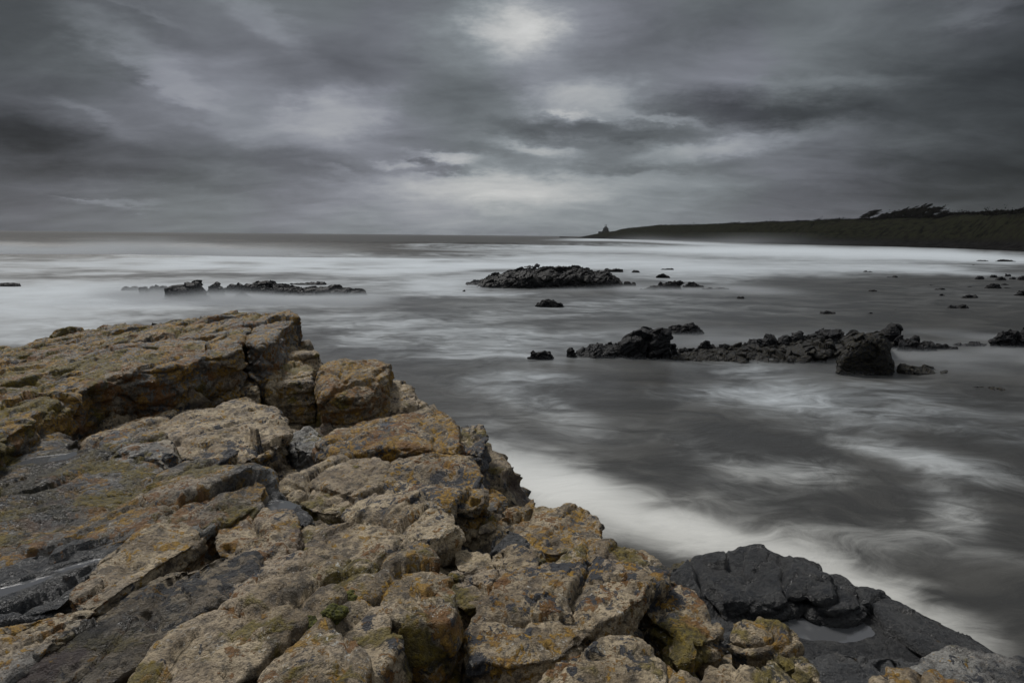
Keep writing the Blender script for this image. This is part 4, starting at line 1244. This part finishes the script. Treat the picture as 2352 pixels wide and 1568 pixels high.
def leaf_mat():
    m, t, b, out = new_mat('dark_twigs')
    P = t.new('ShaderNodeNewGeometry').outputs['Position']
    n = t.noise(P, .8, 3)
    t.put(b.inputs['Base Color'], t.mix(n, (.006, .006, .005, 1), (.013, .012, .009, 1)))
    b.inputs['Roughness'].default_value = 1.0
    b.inputs['Specular IOR Level'].default_value = .0
    return m


M_LEAF = leaf_mat()
build_scrub()


def tube(V, F, p0, p1, r0, r1, k=4):
    d = np.array(p1) - np.array(p0); L = np.linalg.norm(d)
    if L < 1e-6: return
    d /= L
    a = np.cross(d, [0, 0, 1.0]); 
    if np.linalg.norm(a) < 1e-3: a = np.array([1.0, 0, 0])
    a /= np.linalg.norm(a); b = np.cross(d, a)
    i = len(V)
    for (p, r) in ((p0, r0), (p1, r1)):
        for j in range(k):
            t = 2 * math.pi * j / k
            V.append(np.array(p) + r * (math.cos(t) * a + math.sin(t) * b))
    for j in range(k):
        F.append((i + j, i + (j + 1) % k, i + k + (j + 1) % k, i + k + j))


def tree(px, hgt, spread, label, seed, back=6, lean=.9, n_tw=170):
    """bare wind-clipped tree: boughs and twigs all swept inland (+x)"""
    rs = np.random.RandomState(seed)
    x, y, z, r = on_edge(px, back)
    z -= .6
    root = bpy.data.objects.new('windswept_tree', None); col.objects.link(root)
    root.location = (x, y, z)
    tag(root, label, 'tree', 'windswept trees on the cliff top')
    V = []; F = []
    # trunk leans inland
    p = np.zeros(3); pts = [p.copy()]
    for i in range(4):
        p = p + np.array([lean * .16 * hgt * (i + 1) / 3, rs.normal() * .05 * hgt, .17 * hgt]); pts.append(p.copy())
    for i in range(4):
        tube(V, F, pts[i], pts[i + 1], .05 * hgt * (1 - i * .18), .05 * hgt * (1 - (i + 1) * .18), 6)
    me = mesh_np('trunk', V, F); link('trunk', me, M_LEAF, parent=root)
    V = []; F = []
    for b_ in range(44):
        s = pts[rs.randint(1, 5)] * rs.uniform(.7, 1)
        tgt = np.array([rs.uniform(-.85, 1.0) * spread, rs.normal() * spread * .35, 0])
        f = (tgt[0] / spread + .85) / 1.85
        tgt[2] = hgt * (.16 + .84 * f ** .7) * rs.uniform(.45, 1.0)
        mid = (s + tgt) / 2 + np.array([-.12 * spread, 0, .05 * hgt])
        tube(V, F, s, mid, .015 * hgt, .010 * hgt, 3); tube(V, F, mid, tgt, .010 * hgt, .005 * hgt, 3)
        for k in range(26):
            q = mid + (tgt - mid) * rs.uniform(-.5, 1.0)
            d = np.array([rs.uniform(.5, 1.1), rs.normal() * .35, rs.uniform(.0, .55)]) * hgt * .15
            tube(V, F, q, q + d, .009 * hgt, .005 * hgt, 3)
            for _ in range(3):
                q2 = q + d * rs.uniform(.2, 1)
                tube(V, F, q2, q2 + np.array([rs.uniform(.4, 1), rs.normal() * .5, rs.uniform(-.1, .6)]) * hgt * .08, .007 * hgt, .003 * hgt, 3)
    me = bpy.data.meshes.new('crown'); me.from_pydata([tuple(v) for v in V], [], F); me.update()
    link('crown', me, M_LEAF, parent=root)
    return root


u_ = lambda a: a * .2344 + 1800.75
TREES = [
    (u_(800), 6.6, 5.0, 'lone windswept tree leaning inland, with a gap of sky under it', 3),
    (u_(930), 4.6, 3.6, 'small pale twiggy tree between the lone tree and the thicket', 5),
    (u_(1010), 5.6, 4.2, 'lowest tree opening the thicket', 8),
    (u_(1080), 6.6, 4.6, 'second tree climbing the thicket', 9),
    (u_(1160), 7.2, 4.6, 'tree stepping up below the tallest crown', 13),
    (u_(1240), 8.4, 5.0, 'tallest tree of the thicket', 17),
    (u_(1310), 8.0, 5.0, 'broad crown next after the tallest tree', 21),
    (u_(1400), 7.4, 5.0, 'last full tree of the thicket, cut off steeply inland', 25),
    (u_(1480), 3.2, 3.4, 'low bushy tree crouching inland of the thicket', 27),
    (u_(2310), 5.4, 4.4, 'dark tree on the cliff top at the frame edge', 31),
    (u_(1835), 1.8, 1.4, 'tiny bare bush alone on the cliff top', 33),
]
for px, h, sp, lab, sd in TREES:
    s = np.interp(px, HX, HRT) / 420.0
    tree(px, h * s * 1.12, sp * s * 1.3, lab, sd)


# ------------------------------------------------------------------ bathing house on the point
def plain(name, colr, rough=.85):
    m, t, b, out = new_mat(name)
    P = t.new('ShaderNodeNewGeometry').outputs['Position']
    t.put(b.inputs['Base Color'], t.mix(t.noise(P, 1.2, 4), tuple(c * .7 for c in colr) + (1,), tuple(c * 1.2 for c in colr) + (1,)))
    b.inputs['Roughness'].default_value = rough
    b.inputs['Specular IOR Level'].default_value = .2
    return m


M_STONE = plain('house_stone', (.085, .08, .072)); M_SLATE = plain('roof_slate', (.045, .047, .05)); M_GLASS = plain('window_dark', (.02, .022, .026), .2)


def solid(name, V, F, mat, parent):
    me = bpy.data.meshes.new(name); me.from_pydata(V, [], F); me.update()
    return link(name, me, mat, parent=parent)


def box(x0, x1, y0, y1, z0, z1):
    V = [(x, y, z) for z in (z0, z1) for y in (y0, y1) for x in (x0, x1)]
    F = [(0, 2, 3, 1), (4, 5, 7, 6), (0, 1, 5, 4), (2, 6, 7, 3), (0, 4, 6, 2), (1, 3, 7, 5)]
    return V, F


def build_house():
    px = 1390.5
    x, y, z, r = on_edge(px, 0)
    k = r / F0                                   # metres per frame unit
    root = bpy.data.objects.new('bathing_house', None); col.objects.link(root)
    root.location = (x, y, z - 1.2)
    root.rotation_euler = (0, 0, -math.atan2(x, y))
    tag(root, 'small steep-roofed stone house with two chimneys, alone on the point', 'house')
    W = 15.5 * k / 2
    e = 6.5 * k; rg = 12.0 * k; D = 4.2
    solid('wall', *box(-W * .78, W * .80, -D, D, 0, 1.2 + e), M_STONE, root)
    # lean-to skirts on both sides
    solid('lean_to', *box(-W, -W * .785, -D * .7, D * .7, 0, 1.2 + e * .45), M_STONE, root)
    solid('lean_to', *box(W * .805, W * 1.05, -D * .7, D * .7, 0, 1.2 + e * .40), M_STONE, root)
    # hipped roof rising to the chimney stack
    zr, zt = 1.2 + e + .02, 1.2 + rg
    V = [(-W * .88, -D - .3, zr), (W * .9, -D - .3, zr), (W * .9, D + .3, zr), (-W * .88, D + .3, zr),
         (-W * .25, -D * .1, zt), (W * .25, -D * .1, zt), (W * .25, D * .1, zt), (-W * .25, D * .1, zt)]
    roof = solid('roof', V, [(3, 2, 1, 0), (0, 1, 5, 4), (1, 2, 6, 5), (2, 3, 7, 6), (3, 0, 4, 7), (4, 5, 6, 7)], M_SLATE, root)
    for s in (-1, 1):
        c = solid('chimney', *box(s * W * .20 - .42, s * W * .20 + .42, -.5, .5, zt - .6, zt + 4.6 * k), M_STONE, roof)
    # gabled dormer facing the bay
    V = [(-W * .34, -D - .5, 1.2 + e * .9), (W * .34, -D - .5, 1.2 + e * .9), (0, -D - .5, 1.2 + e * 1.6),
         (-W * .34, 0, 1.2 + e * .9), (W * .34, 0, 1.2 + e * .9), (0, 0, 1.2 + e * 1.6)]
    solid('gable', V, [(0, 1, 2), (3, 5, 4), (0, 2, 5, 3), (1, 4, 5, 2), (0, 3, 4, 1)], M_STONE, root)
    for (wx, wz) in ((-W * .5, .5), (0, .55), (W * .5, .5), (0, 1.05)):
        solid('window', *box(wx - .5, wx + .5, -D - .56 if wz > 1 else -D - .03, -D - .45 if wz > 1 else -D + .1, 1.2 + e * wz - .6, 1.2 + e * wz + .6), M_GLASS, root)
    # terrace wall seaward
    w2 = solid('terrace_wall', *box(-W * 2.1, -W * 1.01, -2, 2, -1.5, 1.2 + .9 * k), M_STONE, None)
    w2.matrix_world = root.matrix_world
    w2.location = root.location; w2.rotation_euler = root.rotation_euler
    tag(w2, 'low stone terrace wall running seaward from the house', 'wall')


build_house()


# ------------------------------------------------------------------ spray and air
def spray_box(name, label, x0, x1, y0, y1, z0, z1, dens, sc1, hfall, thr=.45, rot=0.0, rib=False):
    V, F = box(-(x1 - x0) / 2, (x1 - x0) / 2, -(y1 - y0) / 2, (y1 - y0) / 2, z0, z1)
    me = bpy.data.meshes.new(name); me.from_pydata(V, [], F); me.update()
    m = bpy.data.materials.new(name); m.use_nodes = True
    t = NT(m.node_tree); t.n.clear()
    out = t.new('ShaderNodeOutputMaterial')
    O = t.new('ShaderNodeTexCoord').outputs['Object']
    hx, hy = (x1 - x0) / 2, (y1 - y0) / 2
    ox, oy, oz = t.sep(O)
    n = t.noise(t.mapping(O, scale=(.55, 1, .55)), sc1, 3, .5, dist=.3)
    nb = t.noise(t.mapping(O, scale=(1, 1, 0)), sc1 * .35, 2, .5)
    e = t.math('MULTIPLY', t.ramp(t.math('ABSOLUTE', ox), hx, hx * .55), t.ramp(t.math('ABSOLUTE', oy), hy, hy * .3))
    hh = t.math('MULTIPLY', hfall, t.ramp(nb, .3, .72, .25, 1.5))
    zf = t.math('POWER', .3679, t.math('POWER', t.math('DIVIDE', t.math('MAXIMUM', oz, 0.0), hh), 1.6))
    d = t.math('MULTIPLY', t.math('MULTIPLY', t.math('MULTIPLY', e, zf), t.ramp(n, thr - .15, thr + .2)), dens)
    pv = t.new('ShaderNodeVolumePrincipled')
    pv.inputs['Color'].default_value = (.90, .95, 1, 1)
    t.put(pv.inputs['Density'], d)
    t.l.new(pv.outputs[0], out.inputs['Volume'])
    o = link(name, me, m)
    o.location = ((x0 + x1) / 2, (y0 + y1) / 2, 0); o.rotation_euler = (0, 0, rot)
    tag(o, label, 'sea spray', kind='stuff')
    return o


spray_box('sea_spray', 'tall white spray blown off the far breakers', -140, -22, 88, 124, -.5, 2.6, .34, .09, .65)
spray_box('sea_spray', 'milky surf mist round the washed reef', -25, -5.5, 29.5, 39, -.2, 1.6, 1.6, .35, .26, .40)

spray_box('sea_spray', 'taller plume of spray over the breaker behind the washed reef', -80, -36, 92, 118, -.5, 3.0, .40, .11, 1.05)
spray_box('sea_spray', 'thin mist hugging the foot of the whaleback island', -5, 21, 37.5, 52, -.2, 1.0, .55, .30, .14, .42)
spray_box('sea_spray', 'thin mist hugging the foot of the long reef across the bay', 0, 24, 15, 26, -.1, .5, .8, .6, .07, .42)
spray_box('sea_spray', 'faint surf mist at the foot of the headland', 60, 250, 300, 620, -.5, 7.0, .006, .02, 3.0, rot=-.30)

# haze: one closed box of even pale air round everything
V, F = box(-2600, 2600, -300, 4200, -3, 70)
me = bpy.data.meshes.new('haze'); me.from_pydata(V, [], F); me.update()
hm = bpy.data.materials.new('haze'); hm.use_nodes = True
t = NT(hm.node_tree); t.n.clear()
out = t.new('ShaderNodeOutputMaterial')
pv = t.new('ShaderNodeVolumePrincipled')
pv.inputs['Color'].default_value = (.92, .96, 1, 1)
pv.inputs['Density'].default_value = .00004
t.l.new(pv.outputs[0], out.inputs['Volume'])
hz = link('haze', me, hm)
tag(hz, 'thin pale sea haze', 'haze', kind='stuff')
